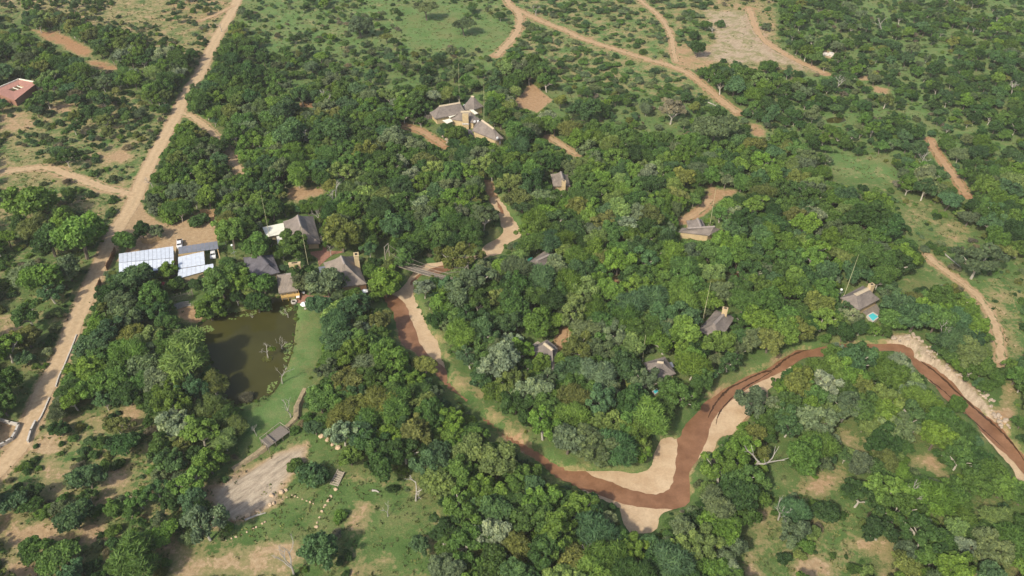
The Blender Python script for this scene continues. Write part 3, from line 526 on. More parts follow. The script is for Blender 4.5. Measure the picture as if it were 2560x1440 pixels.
z = Z(1680, 480, 12)
root = empty('cross_roofed_cabin', at(1750, 580, 0), 'grey thatched cabin with two roofs crossing, below the red parking clearing', 'cabin')
add_wing(z(200,1190, 1120,1300, 1455,1105, 300,1075), z(480,1065, 1260,1020), 2.6, rcap='ridge_grey'); add_wing(z(490,1055, 430,855, 890,820, 1000,1020), z(870,1030, 775,790), 2.7, rcap='ridge_grey')
z = Z(1720, 690, 8.47)
C4, e, zr = thatched('riverside_cabin', 'thatched cabin with long roof and stub ochre chimney behind a round tree', z(1000,870, 700,1330, 205,1170, 590,715), z(750,800, 560,1000), 2.7, 'cabin', wall='ochre')
chimney(C4, z(790, 690)[0], 6.4, 1.5, 1.1, -.35); flat_roof(C4, z(380,1190, 500,1210, 520,1310, 400,1270), 2.3, 'greyzinc', 'porch_roof', posts='white')
z = Z(2080, 620, 7.2)
C5, e, zr = thatched('pool_cabin', 'thatched cabin with pale ridge and yellow chimney above a turquoise plunge pool', z(490,1115, 862,915, 560,678, 150,890), z(430,820, 655,715), 2.7, 'cabin', rcap='ridge', rw=.7)
chimney(C5, z(715, 660)[0], 6.2, 1.5, 1.2, .4); FOOT.append([(at(u, v).x, at(u, v).y) for u, v in z(520,1130, 850,960, 900,1200, 720,1340)])
q = [at(u, v, .35) for u, v in z(545,1135, 800,1000, 880,1130, 860,1230, 640,1215)]; MB().prism(ccw([(p.x, p.y) for p in q]), -.1, .35).build('deck', 'wood', C5); MASK.append(z(545,1135, 800,1000, 900,1130, 870,1290, 730,1340, 630,1220))
def plunge_pool(label, px, depth, rim_h):
    q = [at(u, v, rim_h) for u, v in px]; c = sum(q, Vector()) / 4; root = empty('plunge_pool', (c.x, c.y, 0), label, 'pool'); inn = [p + (c - p) * .24 for p in q]
    m = MB(); n = 4; qq = [Vector((p.x, p.y, rim_h)) for p in q]; dn = Vector((0, 0, rim_h + .3))
    for i in range(4):
        a, b, ia, ib = qq[i], qq[(i + 1) % 4], inn[i], inn[(i + 1) % 4]; m.add([a, b, ib, ia], [(0, 1, 2, 3)]); m.add([a, b, b - dn, a - dn], [(3, 2, 1, 0)]); m.add([ia, ib, ib - Vector((0, 0, .35)), ia - Vector((0, 0, .35))], [(0, 1, 2, 3)])
    m.build('rim', 'concrete', root); m = MB(); m.add([p - Vector((0, 0, .12)) for p in inn], [(0, 1, 2, 3)]); m.build('water', 'pool', root); return root
plunge_pool('turquoise plunge pool with pale rim below the yellow-chimney cabin', z(625,1210, 735,1145, 870,1230, 735,1335), 1, .8)
z = Z(1300, 820, 12)
C6, e, zr = thatched('ridge_cabin', 'thatched cabin with bright cream ridge strip half hidden by green trees', z(815,342, 1145,600, 1000,1285, 260,650), z(750,455, 975,635), 2.7, 'cabin', rcap='ridge', rw=.6)
flat_roof(C6, z(380,490, 530,390, 610,440, 440,540), 2.3, 'wood_pale', 'porch_roof')
z = Z(1580, 830, 9)
C7, e, zr = thatched('shaded_cabin', 'thatched cabin with sunlit brown corner under a grey-leaved tree', z(260,690, 740,552, 990,930, 500,1085), z(590,662, 690,672), 2.6, 'cabin', rcap='ridge', rw=.5)
flat_roof(C7, z(835,690, 900,670, 945,780, 890,800), 2.3, 'greyzinc', 'porch_roof')
plunge_pool('small blue plunge pool half covered by bushes beside the shaded cabin', z(455,1325, 560,1265, 620,1325, 510,1410), 1, .6); MASK.append(z(440,1260, 620,1260, 620,1400, 480,1420))
z = Z(1290, 400, 5.144)
C1, e, zr = thatched('upper_cabin', 'small grey-pink thatched cabin with a yellow chimney deep in the green wood', z(442,178, 480,335, 700,335, 660,190), z(578,150, 598,222), 2.6, 'cabin', mat='thatch_pale'); chimney(C1, z(615, 275)[0], 5.2, 1.4, 1.0, 0)
C3, e, zr = thatched('hidden_cabin', 'pale thatched cabin almost hidden in the trees beside a green awning', z(130,1335, 400,1148, 560,1260, 330,1430), z(270,1285, 420,1215), 2.6, 'cabin', mask=False); MASK.append(z(150,1330, 390,1155, 370,1270, 250,1300))
q = flat_roof(empty('green_awning', at(1323, 648, 0), 'small green canvas awning beside the hidden thatched cabin', 'awning'), z(130,1290, 190,1250, 220,1255, 170,1300), 2.6, 'green_canvas', 'canopy', posts='wood')

# red-roofed courtyard house
z = Z(0, 180, 16)
root = empty('courtyard_house', at(45, 228, 0), 'pink-red roofed house built round a small open courtyard', 'house'); out_ = z(760,300, 1480,430, 580,1140, -330,760); hole = z(770,510, 975,600, 560,770, 325,710)
O = [at(u, v, 3.4) for u, v in out_]; I = [at(u, v, 2.9) for u, v in hole]
for i in range(4):
    a, b, ib, ia = O[i], O[(i + 1) % 4], I[(i + 1) % 4], I[i]; MB().slab([a, ia, ib, b], .15).build('roof_slope', 'redroof', root)
    m = MB(); d = b - a; rz = math.atan2(d.y, d.x); c = (a + b) / 2; k_ = 0 if i in (0, 3) else .13; cO = sum(O, Vector()) / 4; c = c + (cO - c) * k_; m.box((c.x, c.y, 1.85 if not k_ else 1.3), (d.length * (1 - k_) + .3, .3, 4.1 if not k_ else 3.0), rz); m.build('outer_wall', 'cream' if not k_ else 'brick', root)
    m = MB(); d = ib - ia; rz = math.atan2(d.y, d.x); c = (ia + ib) / 2; m.box((c.x, c.y, 1.3), (d.length, .2, 2.7), rz); m.build('courtyard_wall', 'ochre', root)
for t in (.42, .8):
    a = I[3].lerp(I[0], t); b = I[2].lerp(I[1], t); MB().box(((a.x + b.x) / 2, (a.y + b.y) / 2, 2.85), ((a - b).length, .35, .25), math.atan2((b - a).y, (b - a).x)).build('beam', 'cream', root)
MB().prism(ccw([(p.x, p.y) for p in I]), -.1, .06).build('courtyard_floor', 'wood_red', root); FOOT.append([(p.x, p.y) for p in O]); MASK.append(out_)

# service sheds
z = Z(270, 480, 6)
root = empty('long_shed', at(365, 660, 0), 'long white corrugated-iron shed beside the causeway road', 'shed'); px = z(163,925, 982,812, 990,1010, 165,1075)
q = flat_roof(root, z(163,925, 982,812, 990,985, 163,1055), [3.2, 3.2, 3.7, 3.7], 'zinc', 'roof_sheet', .05, None, 13); q2 = flat_roof(root, z(163,1062, 990,992, 985,1150, 165,1230), [3.66, 3.66, 3.0, 3.0], 'zinc', 'roof_sheet', .05, None, 13)
f = [q[0], q[1], q2[2], q2[3]]; f = [p + (sum(f, Vector()) / 4 - p) * .03 for p in f]; MB().prism(ccw([(p.x, p.y) for p in f]), -.1, 2.95).build('wall', 'greyzinc', root); FOOT.append([(p.x, p.y) for p in f])
root = empty('carport', at(500, 630, 0), 'grey-roofed carport with timber posts shading a white car', 'carport'); q = flat_roof(root, z(1055,825, 1640,735, 1660,850, 1060,930), [3.0, 3.0, 2.7, 2.7], 'greyzinc', 'roof_sheet', .05, 'pole', 9)
m = MB(); a, b = q[3] + Vector((0, -.5, 0)), q[2].lerp(q[3], .35) + Vector((0, -.5, 0)); d = b - a; c = (a + b) / 2; m.box((c.x, c.y, 1.4), (d.length, .3, 2.8), math.atan2(d.y, d.x)); m.build('screen_wall', 'pole', root)
a = q[0] + Vector((-.7, 0, 0)); b = q[3] + Vector((-.7, -2.5, 0)); d = b - a; c = (a + b) / 2; MB().box((c.x, c.y, 1.5), (d.length, .35, 3.0), math.atan2(d.y, d.x)).build('side_wall', 'pole', root); FOOT.append([(p.x, p.y) for p in q])
a = at(*z(1640, 840)[0], 2.4); b = at(*z(1675, 985)[0], 2.4); d = b - a; c = (a + b) / 2; MB().box((c.x, c.y, 2.3), (d.length, .25, .3), math.atan2(d.y, d.x)).build('side_beam', 'pole', root); MB().tube((b.x, b.y, 0), (b.x, b.y, 2.3), .12).build('post', 'pole', root)
root = empty('store_room', at(490, 670, 0), 'broad white flat-roofed store joined below the grey carport', 'shed'); q = flat_roof(root, z(1050,975, 1440,890, 1455,1085, 1055,1150), [3.2, 3.2, 3.0, 3.0], 'zinc', 'roof_sheet', .05, None, 6); q2 = flat_roof(root, z(1055,1158, 1580,1075, 1590,1150, 1045,1300), [2.95, 2.95, 2.7, 2.7], 'zinc', 'roof_sheet', .05, None, 8)
f = [q[0], q[1], q2[1].lerp(q2[0], .3), q2[2].lerp(q2[3], .3), q2[3]]; cc = sum(f, Vector()) / 5; f = [p + (cc - p) * .05 for p in f]; MB().prism(ccw([(p.x, p.y) for p in f]), -.1, 2.5).build('wall', 'ochre', root); FOOT.append([(p.x, p.y) for p in f])

# cars
def car(name, label, px, rz, pickup):
    p = at(*px, .8); root = empty(name, (p.x, p.y, 0), label, 'car', rz=rz); o0 = Vector((p.x, p.y, 0))
    def part(nm, mat, boxes, parent=root):
        m = MB(); [m.box((o0.x + c[0], o0.y + c[1], c[2]), d, 0, t) for c, d, t in boxes]; return m.build(nm, mat, parent, origin=o0)
    L = 5.1 if pickup else 4.6; part('body', 'paint', [((0, 0, .72), (L, 1.8, .62), .97), ((-L / 2 + .75, 0, 1.0), (1.3, 1.6, .18), .9)])
    if pickup: cab = part('cab', 'paint', [((-.35, 0, 1.4), (2.0, 1.6, .72), .78)]); part('load_bed', 'dark', [((1.55, 0, 1.06), (1.75, 1.5, .1), 1)])
    else: cab = part('cab', 'paint', [((.35, 0, 1.4), (3.0, 1.6, .74), .84)])
    part('windscreen', 'glass', [((-1.2 if pickup else -1.0, 0, 1.34), (.34, 1.4, .5), .85)], cab); part('side_window', 'glass', [((-.3 if pickup else .4, 0, 1.4), (1.5 if pickup else 2.4, 1.57, .36), .88)], cab)
    for sx_ in (-1, 1):
        for sy_ in (-1, 1):
            m = MB(); x, y = sx_ * L * .31, sy_ * .82; m.tube((o0.x + x, o0.y + y - .12, .36), (o0.x + x, o0.y + y + .12, .36), .36, n=12); wv = m.build('wheel', 'tyre', root, origin=o0); MB().tube((o0.x + x, o0.y + y + sy_ * .1, .36), (o0.x + x, o0.y + y + sy_ * .14, .36), .2, n=10).build('rim', 'steel', wv, origin=o0)
    for s in (-1, 1): part('headlight', 'white', [((-L / 2 - .01, s * .65, .85), (.08, .32, .18), 1)])
    MASK.append([(px[0] - 8, px[1] - 14), (px[0] + 10, px[1] - 14), (px[0] + 10, px[1] + 12), (px[0] - 8, px[1] + 12)])
car('pickup_truck', 'white pickup with dark open load bed parked on the sand yard', z(1072, 775)[0], math.radians(108), True)
car('parked_car', 'white car parked under the edge of the grey carport', z(1578, 925)[0], math.radians(104), False)

# fences
def pole_fence(name, label, pts, h, mat, r=.07, step=.16, cat='fence', jit=.25, group=None):
    W_ = [at(u, v) for u, v in pts]; root = empty(name, W_[0], label, cat, group); rr = random.Random(int(pts[0][0]))
    for a, b in zip(W_, W_[1:]):
        m = MB(); k = max(2, int((b - a).length / step))
        for i in range(k): p = a.lerp(b, i / k); m.tube((p.x, p.y, -.3), (p.x + rr.uniform(-.05, .05), p.y + rr.uniform(-.05, .05), h + rr.uniform(-jit, jit)), r, n=5)
        o = m.build('pole_panel', mat, root); m = MB(); d = b - a; n_ = Vector((-d.y, d.x, 0)).normalized() * (r + .04); m.tube(a + n_ + Vector((0, 0, h * .75)), b + n_ + Vector((0, 0, h * .75)), .05); m.build('rail', mat, o, origin=root.location)
    return root
pole_fence('stockade_fence', 'tan gum-pole screen fence bent round two trees in the sand yard', z(510,760, 645,780, 790,720), 1.9, 'pole'); MASK.append(z(510,700, 640,730, 790,670, 790,740, 645,790, 510,770))
pole_fence('corner_fence', 'orange-tan pole fence closing the far corner of the sand yard', z(1390,318, 1640,318, 1600,420), 1.6, 'pole'); MASK.append(z(1400,300, 1640,300, 1640,400, 1400,340))
z = Z(200, 570, 7.577)
pole_fence('causeway_fence', 'brown timber pole fence along the shed side of the causeway road', [(u + 3, v + 4) for u, v in z(660,420, 560,640, 490,780)], 2.0, 'wood_red', .1, .22); MASK.append(z(600,400, 700,400, 640,620, 600,740, 480,760))
pole_fence('short_causeway_fence', 'short brown pole fence where the causeway road narrows', [(u + 3, v + 4) for u, v in z(385,1010, 300,1200)], 2.0, 'wood_red', .1, .22); MASK.append(z(370,1000, 410,1010, 360,1200, 290,1230))
def kerb(name, label, pts, w_, h, mat, cat='kerb'):
    P_ = [at(u, v) for u, v in pts]; root = empty(name, P_[0], label, cat)
    for a, b in zip(P_, P_[1:]):
        d = b - a; k = max(1, round(d.length / 2.5))
        for i in range(k):
            c = a.lerp(b, (i + .5) / k); MB().box((c.x, c.y, h / 2 - .1), (d.length / k - .06, w_, h + .2), math.atan2(d.y, d.x) + random.uniform(-.02, .02)).build('kerb_stone', mat, root)
    return root
kerb('road_kerb', 'pale concrete kerb edging the causeway road by the reed bank', pairs(192,838,178,875,160,918,148,942,140,968), .3, .35, 'concrete'); kerb('lower_road_kerb', 'pale concrete kerb running down to the culvert', pairs(124,995,114,1020,104,1042,97,1053), .3, .35, 'concrete')
def parapet(name, label, pts, w_, h):
    P_ = [at(u, v) for u, v in pts]; root = empty(name, P_[0], label, 'parapet')
    for a, b in zip(P_, P_[1:]):
        d = b - a; c = (a + b) / 2; o = MB().box((c.x, c.y, h / 2 - .5), (d.length + w_ * .8, w_, h + 1.0), math.atan2(d.y, d.x)).build('wall', 'concrete', root); MB().box((c.x, c.y, h + .05), (d.length + w_, w_ * 1.15, .1), math.atan2(d.y, d.x)).build('coping', 'concrete', o, origin=root.location)
z = Z(0, 1020, 13.09)
parapet('wing_wall', 'white angled concrete wing wall of the road culvert beside bare sand', z(-60,400, 350,530, 640,590, 540,830, 410,1050, 200,1180, -60,1300), .45, .8); parapet('culvert_wall', 'straight low concrete culvert wall with a dark shaded face', z(1180,490, 1040,790, 940,1130), .4, .8)
MASK.append(z(0,380, 680,560, 420,1070, 0,1280)); MASK.append(z(1180,470, 1230,520, 1000,1180, 930,1120))

# terraces, parasols, furniture
z = Z(680, 650, 9.846)
sheet('brick_terrace', world(z(590,880, 690,800, 780,830, 920,880, 1460,890, 1490,990, 1180,1060, 850,1150, 700,1070, 600,1060)), .09, 'brick', 1, .06, 3); MASK.append(z(590,880, 690,800, 780,830, 920,890, 1460,920, 1490,990, 1100,1060, 850,1150, 600,1070))
z = Z(560, 500, 5.0526)
sheet('brick_court', world(z(1090,655, 1240,640, 1255,560, 1300,560, 1300,640, 1500,650, 1500,665, 1380,690, 1310,740, 1200,840, 1180,740, 1100,690)), .09, 'brick', 1, .08, 4); MASK.append(z(1100,660, 1240,640, 1500,655, 1310,740, 1200,830, 1180,740))
def parasol(label, px, h, r, n=6, rz=0):
    p = at(*px, h); root = empty('parasol', (p.x, p.y, 0), label, 'parasol'); m = MB(); ring = [(p.x + r * math.cos(2 * math.pi * i / n + rz), p.y + r * math.sin(2 * math.pi * i / n + rz), h - .55) for i in range(n)]
    low = [(x, y, zz - .18) for x, y, zz in ring]; m.add([(p.x, p.y, h)] + ring + low, [(0, i + 1, (i + 1) % n + 1) for i in range(n)] + [(i + 1, n + i + 1, n + (i + 1) % n + 1, (i + 1) % n + 1) for i in range(n)]); m.build('canopy', 'white', root)
    MB().tube((p.x, p.y, 0), (p.x, p.y, h + .1), .04).build('pole', 'wood', root); MB().box((p.x, p.y, .12), (.6, .6, .15)).build('base', 'concrete', root); MASK.append([(px[0] - 10, px[1] - 8), (px[0] + 10, px[1] - 8), (px[0] + 10, px[1] + 8), (px[0] - 10, px[1] + 8)])
parasol('white six-sided parasol open on the brick terrace', (760, 756), 2.5, 1.25, 6, .3); parasol('white parasol standing outside the dining lodge veranda', (910.5, 724), 2.5, 1.15, 6, .8); parasol('white parasol half under the grey-green tree on the brick terrace', (784, 744), 2.5, 1.2, 4, .6)
def table(label, px, s, mat, top, chairs=2):
    p = at(*px, .75); root = empty('garden_table', (p.x, p.y, 0), label, 'table'); MB().box((p.x, p.y, .74), (s, s, .06), .2).build('table_top', top, root)
    for dx in (-1, 1):
        for dy in (-1, 1): MB().box((p.x + dx * s * .4, p.y + dy * s * .4, .4), (.07, .07, .64), .2).build('leg', mat, root)
def chair(label, px, rz, group=None):
    p = at(*px, .5); root = empty('garden_chair', (p.x, p.y, 0), label, 'chair', group, rz); o = Vector((p.x, p.y, 0))
    MB().box((o.x, o.y, .45), (.6, .6, .08)).build('seat', 'wood_red', root, origin=o); MB().box((o.x - .27, o.y, .75), (.07, .6, .55)).build('backrest', 'wood_red', root, origin=o)
    for dx in (-.24, .24):
        for dy in (-.24, .24): MB().box((o.x + dx, o.y + dy, .25), (.06, .06, .32)).build('leg', 'wood_red', root, origin=o)
table('small table with white top on the brick terrace near the balcony', (744.5, 742), 1.0, 'dark', 'white'); table('table with white cloth beside the half-shaded parasol', (758, 731), .9, 'dark', 'white')
for px, rz in (((747, 747), 1.6), ((753, 735), 2.6), ((791, 750), .2), ((799, 749), 3.0)): chair('brown wooden chair on the brick terrace', px, rz, 'chairs on the brick terrace')
p = at(735, 754, .3); root = empty('fire_pit', (p.x, p.y, 0), 'round grey stone fire pit at the corner of the terrace', 'fire pit')
for i in range(10):
    a = i * .628; MB().box((p.x + .75 * math.cos(a), p.y + .75 * math.sin(a), .25), (.46, .3, .6), a + 1.57, .85).build('stone', 'concrete', root)
MB().tube((p.x, p.y, .02), (p.x, p.y, .2), .62, n=12).build('ash_bed', 'dark', root)

# masts and lamps
def vtop(bx, by, tx, ty):
    b = at(bx, by); lo, hi = .5, 60
    for _ in range(40):
        m_ = (lo + hi) / 2
        if proj(b.x, b.y, m_)[1] > ty: lo = m_
        else: hi = m_
    d = proj(b.x, b.y, lo); return b, Vector((b.x + (tx - d[0]) / d[2], b.y, lo))
for lab, c in (('tall thin yellowish mast beside the pool cabin', (2110,740,2147,636)), ('tall thin pale mast beside the riverside cabin', (1754,816,1777,704)), ('thin pale mast behind the cross-roofed cabin', (1773,572,1790,470)), ('short thin mast beside the cream-ridged cabin', (1418.5,880,1422.5,828)), ('thin mast above the shaded cabin', (1606,902,1614,838)),
        ('thin white mast behind the long wing of the hilltop lodge', (1149,268,1146,158)), ('thin white mast beside the broad chimney of the hilltop lodge', (1210,312,1209.5,206)), ('thin mast rising through the cream annex roof', (677,606,653,488)), ('thin yellowish mast between the court and the slate hall', (773,674,751,560)), ('short grey mast above the upper cabin', (1434,416,1433,384))):
    b, t = vtop(*c); root = empty('lightning_mast', b, lab, 'mast'); MB().tube(b, b.lerp(t, .55), .075, .06, 6).build('lower_pole', 'mast', root); MB().tube(b.lerp(t, .55), t, .055, .035, 5).build('upper_pole', 'mast', root); MB().tube(b, b + Vector((0, 0, .35)), .22, .18, 8).build('footing', 'concrete', root)
def dish(label, px, h):
    p = at(*px, h); root = empty('dish_lamp', (p.x, p.y, 0), label, 'lamp post'); MB().tube((p.x, p.y, 0), (p.x, p.y, h), .06).build('pole', 'steel', root); m = MB()
    m.add([(p.x + .38 * math.cos(a) * math.cos(b), p.y + .38 * math.sin(a) * math.cos(b), h + .38 * math.sin(b)) for b in (-1.2, -.6, 0, .6, 1.2) for a in [k * math.pi / 4 for k in range(8)]], [(i * 8 + k, i * 8 + (k + 1) % 8, i * 8 + 8 + (k + 1) % 8, i * 8 + 8 + k) for i in range(4) for k in range(8)] + [tuple(range(8))[::-1], tuple(range(32, 40))]); m.build('globe', 'white', root, smooth=True)
    for k in range(3): MB().box((p.x - .5 + k * .5, p.y - .2, h * .45 + k * .3), (.9, .08, .08), .3).build('bracket', 'steel', root)
    MASK.append([(px[0] - 6, px[1] - 5), (px[0] + 6, px[1] - 5), (px[0] + 9, px[1] + 24), (px[0] - 6, px[1] + 24)])
dish('white globe lamp on a steel post between carport and slate hall', (579.5, 613), 5.5); dish('white globe lamp on a post beside the mast of the pool cabin', (2104, 724), 2.6)
p = at(403, 709, 2.2); root = empty('red_canopy', (p.x, p.y, 0), 'small maroon canopy among trees below the long shed', 'canopy'); MB().box((p.x, p.y, 2.2), (1.9, 1.5, .12), .1).build('roof', 'maroon', root)
for dx in (-.8, .8):
    for dy in (-.6, .6): MB().tube((p.x + dx, p.y + dy, 0), (p.x + dx, p.y + dy, 2.15), .05).build('post', 'wood', root)
MASK.append(pairs(395,702,412,702,412,717,395,717)); FOOT.append([(p.x - 1, p.y - 1), (p.x + 1, p.y - 1), (p.x + 1, p.y + 1), (p.x - 1, p.y + 1)])

# stick boma and log pile
z = Z(400, 690, 10.286)
pole_fence('stick_palisade', 'ragged palisade of bleached sticks above the pond yard', z(350,690, 470,650, 620,620, 790,600, 850,560, 860,480), 2.6, 'wood_pale', .06, .28, 'palisade', .7); MASK.append(z(340,640, 640,380, 890,440, 940,600, 900,760, 860,830, 420,860))
a = at(*z(385, 760)[0]); b = at(*z(790, 660)[0]); d = (b - a).normalized(); nn = Vector((d.y, -d.x, 0))
for i in range(8):
    s = random.uniform(-.4, .4); o = a + nn * (i % 4) * .7 + d * s; e_ = o + d * ((b - a).length * random.uniform(.8, 1.0)); root = MB().path([o + Vector((0, 0, .22)), o.lerp(e_, .5) + Vector((0, 0, .3 + .3 * (i // 4))), e_ + Vector((0, 0, .22))], .2, .14, 7).build('log', 'deadwood', origin=o); tag(root, 'long grey log in the pile beside the stick palisade', 'log', 'logs piled by the stick palisade')
# ------------------------------------------------------------------ footbridge
root = empty('suspension_footbridge', at(1070, 680, 0), 'narrow timber suspension footbridge on pole towers over the sandy river', 'footbridge')
A = at(972, 652, 2.2); B = at(1165, 706, 2.2); d = (B - A).normalized(); sdv = Vector((-d.y, d.x, 0)); Ln = (B - A).length
def sag(t, k): return -k * 4 * t * (1 - t)
m = MB(); NPL = int(Ln / .3)
for i in range(NPL):
    t = (i + .5) / NPL; c = A.lerp(B, t); m.box((c.x, c.y, 2.2 + sag(t, .7)), (.24, 2.0, .06), math.atan2(d.y, d.x))
m.build('deck', 'wood', root)
for s in (-1, 1):
    pts = [A.lerp(B, t / 16) + sdv * s * 1.05 + Vector((0, 0, 1.1 + sag(t / 16, .7))) for t in range(17)]; hr = MB().path(pts, .06, .06).build('hand_rope', 'wood_pale', root)
    pts2 = [A.lerp(B, t / 16) + sdv * s * 1.05 + Vector((0, 0, .0 + sag(t / 16, .7))) for t in range(17)]; MB().path(pts2, .08, .08).build('deck_edge', 'wood_pale', root)
    m = MB(); [m.tube(q, p, .03, n=4) for p, q in zip(pts, pts2)]; m.build('rope_hanger', 'wood', root)
    top = [A + sdv * s * 1.2 + Vector((0, 0, 5.2)), B + sdv * s * 1.2 + Vector((0, 0, 5.2))]; cpts = [top[0].lerp(top[1], t / 16) + Vector((0, 0, sag(t / 16, 3.6))) for t in range(17)]; MB().path(cpts, .05, .05, 4).build('main_cable', 'wood', root)
for E_, sg in ((A, -1), (B, 1)):
    for s in (-1, 1): b = E_ + sdv * s * 1.2 + d * sg * .3; MB().path([(b.x, b.y, 0), (b.x, b.y, 8.2)], .16, .11, 7).build('tower_pole', 'wood_pale', root)
    MB().tube(E_ + sdv * 1.2 + d * sg * .3 + Vector((0, 0, 5.9)), E_ - sdv * 1.2 + d * sg * .3 + Vector((0, 0, 5.9)), .11).build('cross_beam', 'wood_pale', root); MB().tube(E_ + sdv * 1.2 + d * sg * .3 + Vector((0, 0, 4.4)), E_ - sdv * 1.2 + d * sg * .3 + Vector((0, 0, 2.9)), .08).build('brace', 'wood_pale', root)
MASK.append(pairs(985,656,1045,664,1070,684,1050,688,1000,674)); MASK.append(pairs(1088,684,1140,692,1140,702,1085,692))
MASK.append(pairs(944,596,965,590,966,640,950,640)); MASK.append(pairs(1160,640,1176,634,1178,690,1160,690))

# ------------------------------------------------------------------ dam wall, viewing deck, steps, stones
root = empty('dam_wall', at(650, 1120), 'low earth and stone dam wall closing off the pond', 'wall')
for i, (a, b) in enumerate(zip(DAM, DAM[1:])):
    a, b = at(*a, .5), at(*b, .5); d = b - a; m = MB(); k = max(2, int(d.length / 1.2)); nrm = Vector((-d.y, d.x, 0)).normalized(); V = []
    for j in range(k + 1):
        c = a.lerp(b, j / k); wv = .5 + random.uniform(-.12, .12); hz = .5 + random.uniform(-.08, .08); V += [c - nrm * (wv + .5) + Vector((0, 0, -.5 - c.z)), c - nrm * wv + Vector((0, 0, hz - c.z)), c + nrm * wv + Vector((0, 0, hz - c.z)), c + nrm * (wv + .5) + Vector((0, 0, -.5 - c.z))]
    m.add(V, [(4 * j + e, 4 * j + e + 1, 4 * j + e + 5, 4 * j + e + 4) for j in range(k) for e in range(3)]); m.build('bank', 'earth', root)
MASK.append(pairs(580,1172,640,1132,665,1108,722,1055,738,1040,738,1010,762,965,770,985,758,1010,750,1045,690,1110,640,1150,590,1185))
z = Z(560, 960, 6)
q = [at(u, v, 1.5) for u, v in z(545,850, 850,615, 985,715, 660,955)]; cc = sum(q, Vector()) / 4; root = empty('viewing_deck', (cc.x, cc.y, 0), 'grey timber viewing deck with pale pole railing on the dam wall', 'deck'); MASK.append(z(515,820, 855,570, 990,680, 985,730, 660,975))
NP = 16
for i in range(NP):
    a, b = i / NP, (i + 1) / NP - .008; MB().slab([q[0].lerp(q[3], a), q[1].lerp(q[2], a), q[1].lerp(q[2], b), q[0].lerp(q[3], b)][::-1], .08).build('plank', 'wood', root)
for p in [q[i].lerp(q[(i + 1) % 4], t) for i in range(4) for t in (0, .33, .66)]: p = p + (cc - p) * .03; MB().tube((p.x, p.y, -.6), (p.x, p.y, 1.42), .09).build('post', 'wood', root)
for i in (0, 1, 3):
    a, b = q[i], q[(i + 1) % 4]; pts = [a.lerp(b, t / 6) + Vector((0, 0, .95 + random.uniform(-.08, .08))) for t in range(7)]; MB().path(pts, .07, .06).build('handrail', 'wood_pale', root); m = MB(); [m.tube(p - Vector((0, 0, .95)), p, .05) for p in pts[::2]]; m.build('rail_post', 'wood_pale', root)
a, b = q[0].lerp(q[1], .3), q[3].lerp(q[2], .3); MB().path([a + Vector((0, 0, .5)), a.lerp(b, .5) + Vector((0, 0, .55)), b + Vector((0, 0, .5))], .07, .07).build('bench_rail', 'wood', root); MB().box(((a.x + b.x) / 2, (a.y + b.y) / 2, 1.75), (.4, (b - a).length * .8, .45), math.atan2((b - a).y, (b - a).x) - 1.57).build('bench', 'wood', root)
z = Z(660, 1160, 7.579)
root = empty('log_steps', at(*z(1390, 280)[0]), 'flight of flat timber log steps set into the grass slope', 'steps'); a0, a1 = at(*z(1250, 390)[0]), at(*z(1400, 430)[0]); b0, b1 = at(*z(1410, 130)[0]), at(*z(1530, 180)[0]); MASK.append(z(1230,410, 1410,120, 1540,170, 1400,440))
sheet('step_bed', [a0.xy, a1.xy, b1.xy, b0.xy], .07, 'terracotta', 1, .05, 2)
for i in range(7):
    t = (i + .35) / 7; p, q_ = a0.lerp(b0, t), a1.lerp(b1, t); h = .12 + .06 * i; dd = q_ - p; c = (p + q_) / 2; MB().box((c.x, c.y, h / 2), (dd.length, .36 + .05 * (i % 2), h + .1), math.atan2(dd.y, dd.x)).build('log_step', 'wood_pale', root)
for p, q_ in ((a0, b0), (a1, b1)): MB().tube(p + Vector((0, 0, .12)), q_ + Vector((0, 0, .62)), .13).build('stringer', 'wood_pale', root)
def rock_mesh(r, seed):
    g = np.random.default_rng(seed); V = []; 
    for b in (-1.0, -.35, .35, 1.0):
        for k in range(7):
            a = 2 * math.pi * k / 7 + b; s = g.uniform(.8, 1.2); V.append((math.cos(a) * math.cos(b) * s * r, math.sin(a) * math.cos(b) * s * r * .8, math.sin(b) * s * r * .65))
    F_ = [(i * 7 + k, i * 7 + (k + 1) % 7, i * 7 + 7 + (k + 1) % 7, i * 7 + 7 + k) for i in range(3) for k in range(7)] + [tuple(range(7))[::-1], tuple(range(21, 28))]
    me = bpy.data.meshes.new('stone'); me.from_pydata(V, [], F_); me.materials.append(M['stone']); return me
ROCKS = [rock_mesh(1, i) for i in range(5)]
def stone(name, p, r, parent=None, mat=None):
    o = bpy.data.objects.new(name, random.choice(ROCKS)); COL.objects.link(o); o.scale = (r, r, r); o.rotation_euler = (0, 0, random.uniform(0, 6.28))
    if mat: o.material_slots[0].link = 'OBJECT'; o.material_slots[0].material = M[mat]
    o.location = Vector(p) - (parent.location if parent else Vector()) + Vector((0, 0, r * .3)); o.parent = parent; return o
def edging(label, pts, step, r):
    P_ = [at(u, v) for u, v in pts]; root = empty('stone_edging', P_[0], label, 'edging')
    for a, b in zip(P_, P_[1:]):
        k = max(1, int((b - a).length / step))
        for i in range(k): stone('stone', a.lerp(b, (i + random.uniform(0, .5)) / k) + Vector((random.uniform(-.1, .1), 0, 0)), r * random.uniform(.7, 1.3), root)
edging('line of rounded sandstone blocks leading down from the log steps', z(1370,470, 1290,580, 1230,690, 1140,820, 1070,980, 1010,1100, 985,1250), 1.0, .42); edging('low row of orange stones crossing the grass to the worn path', z(500,580, 700,660, 850,720, 960,775), .75, .28); edging('dotted row of small pale stones beside the boulders', z(340,700, 480,590), .8, .2); edging('curved row of small pale stones below the rock slab', pairs(560,1352,600,1340,640,1318,672,1300), 1.0, .25)
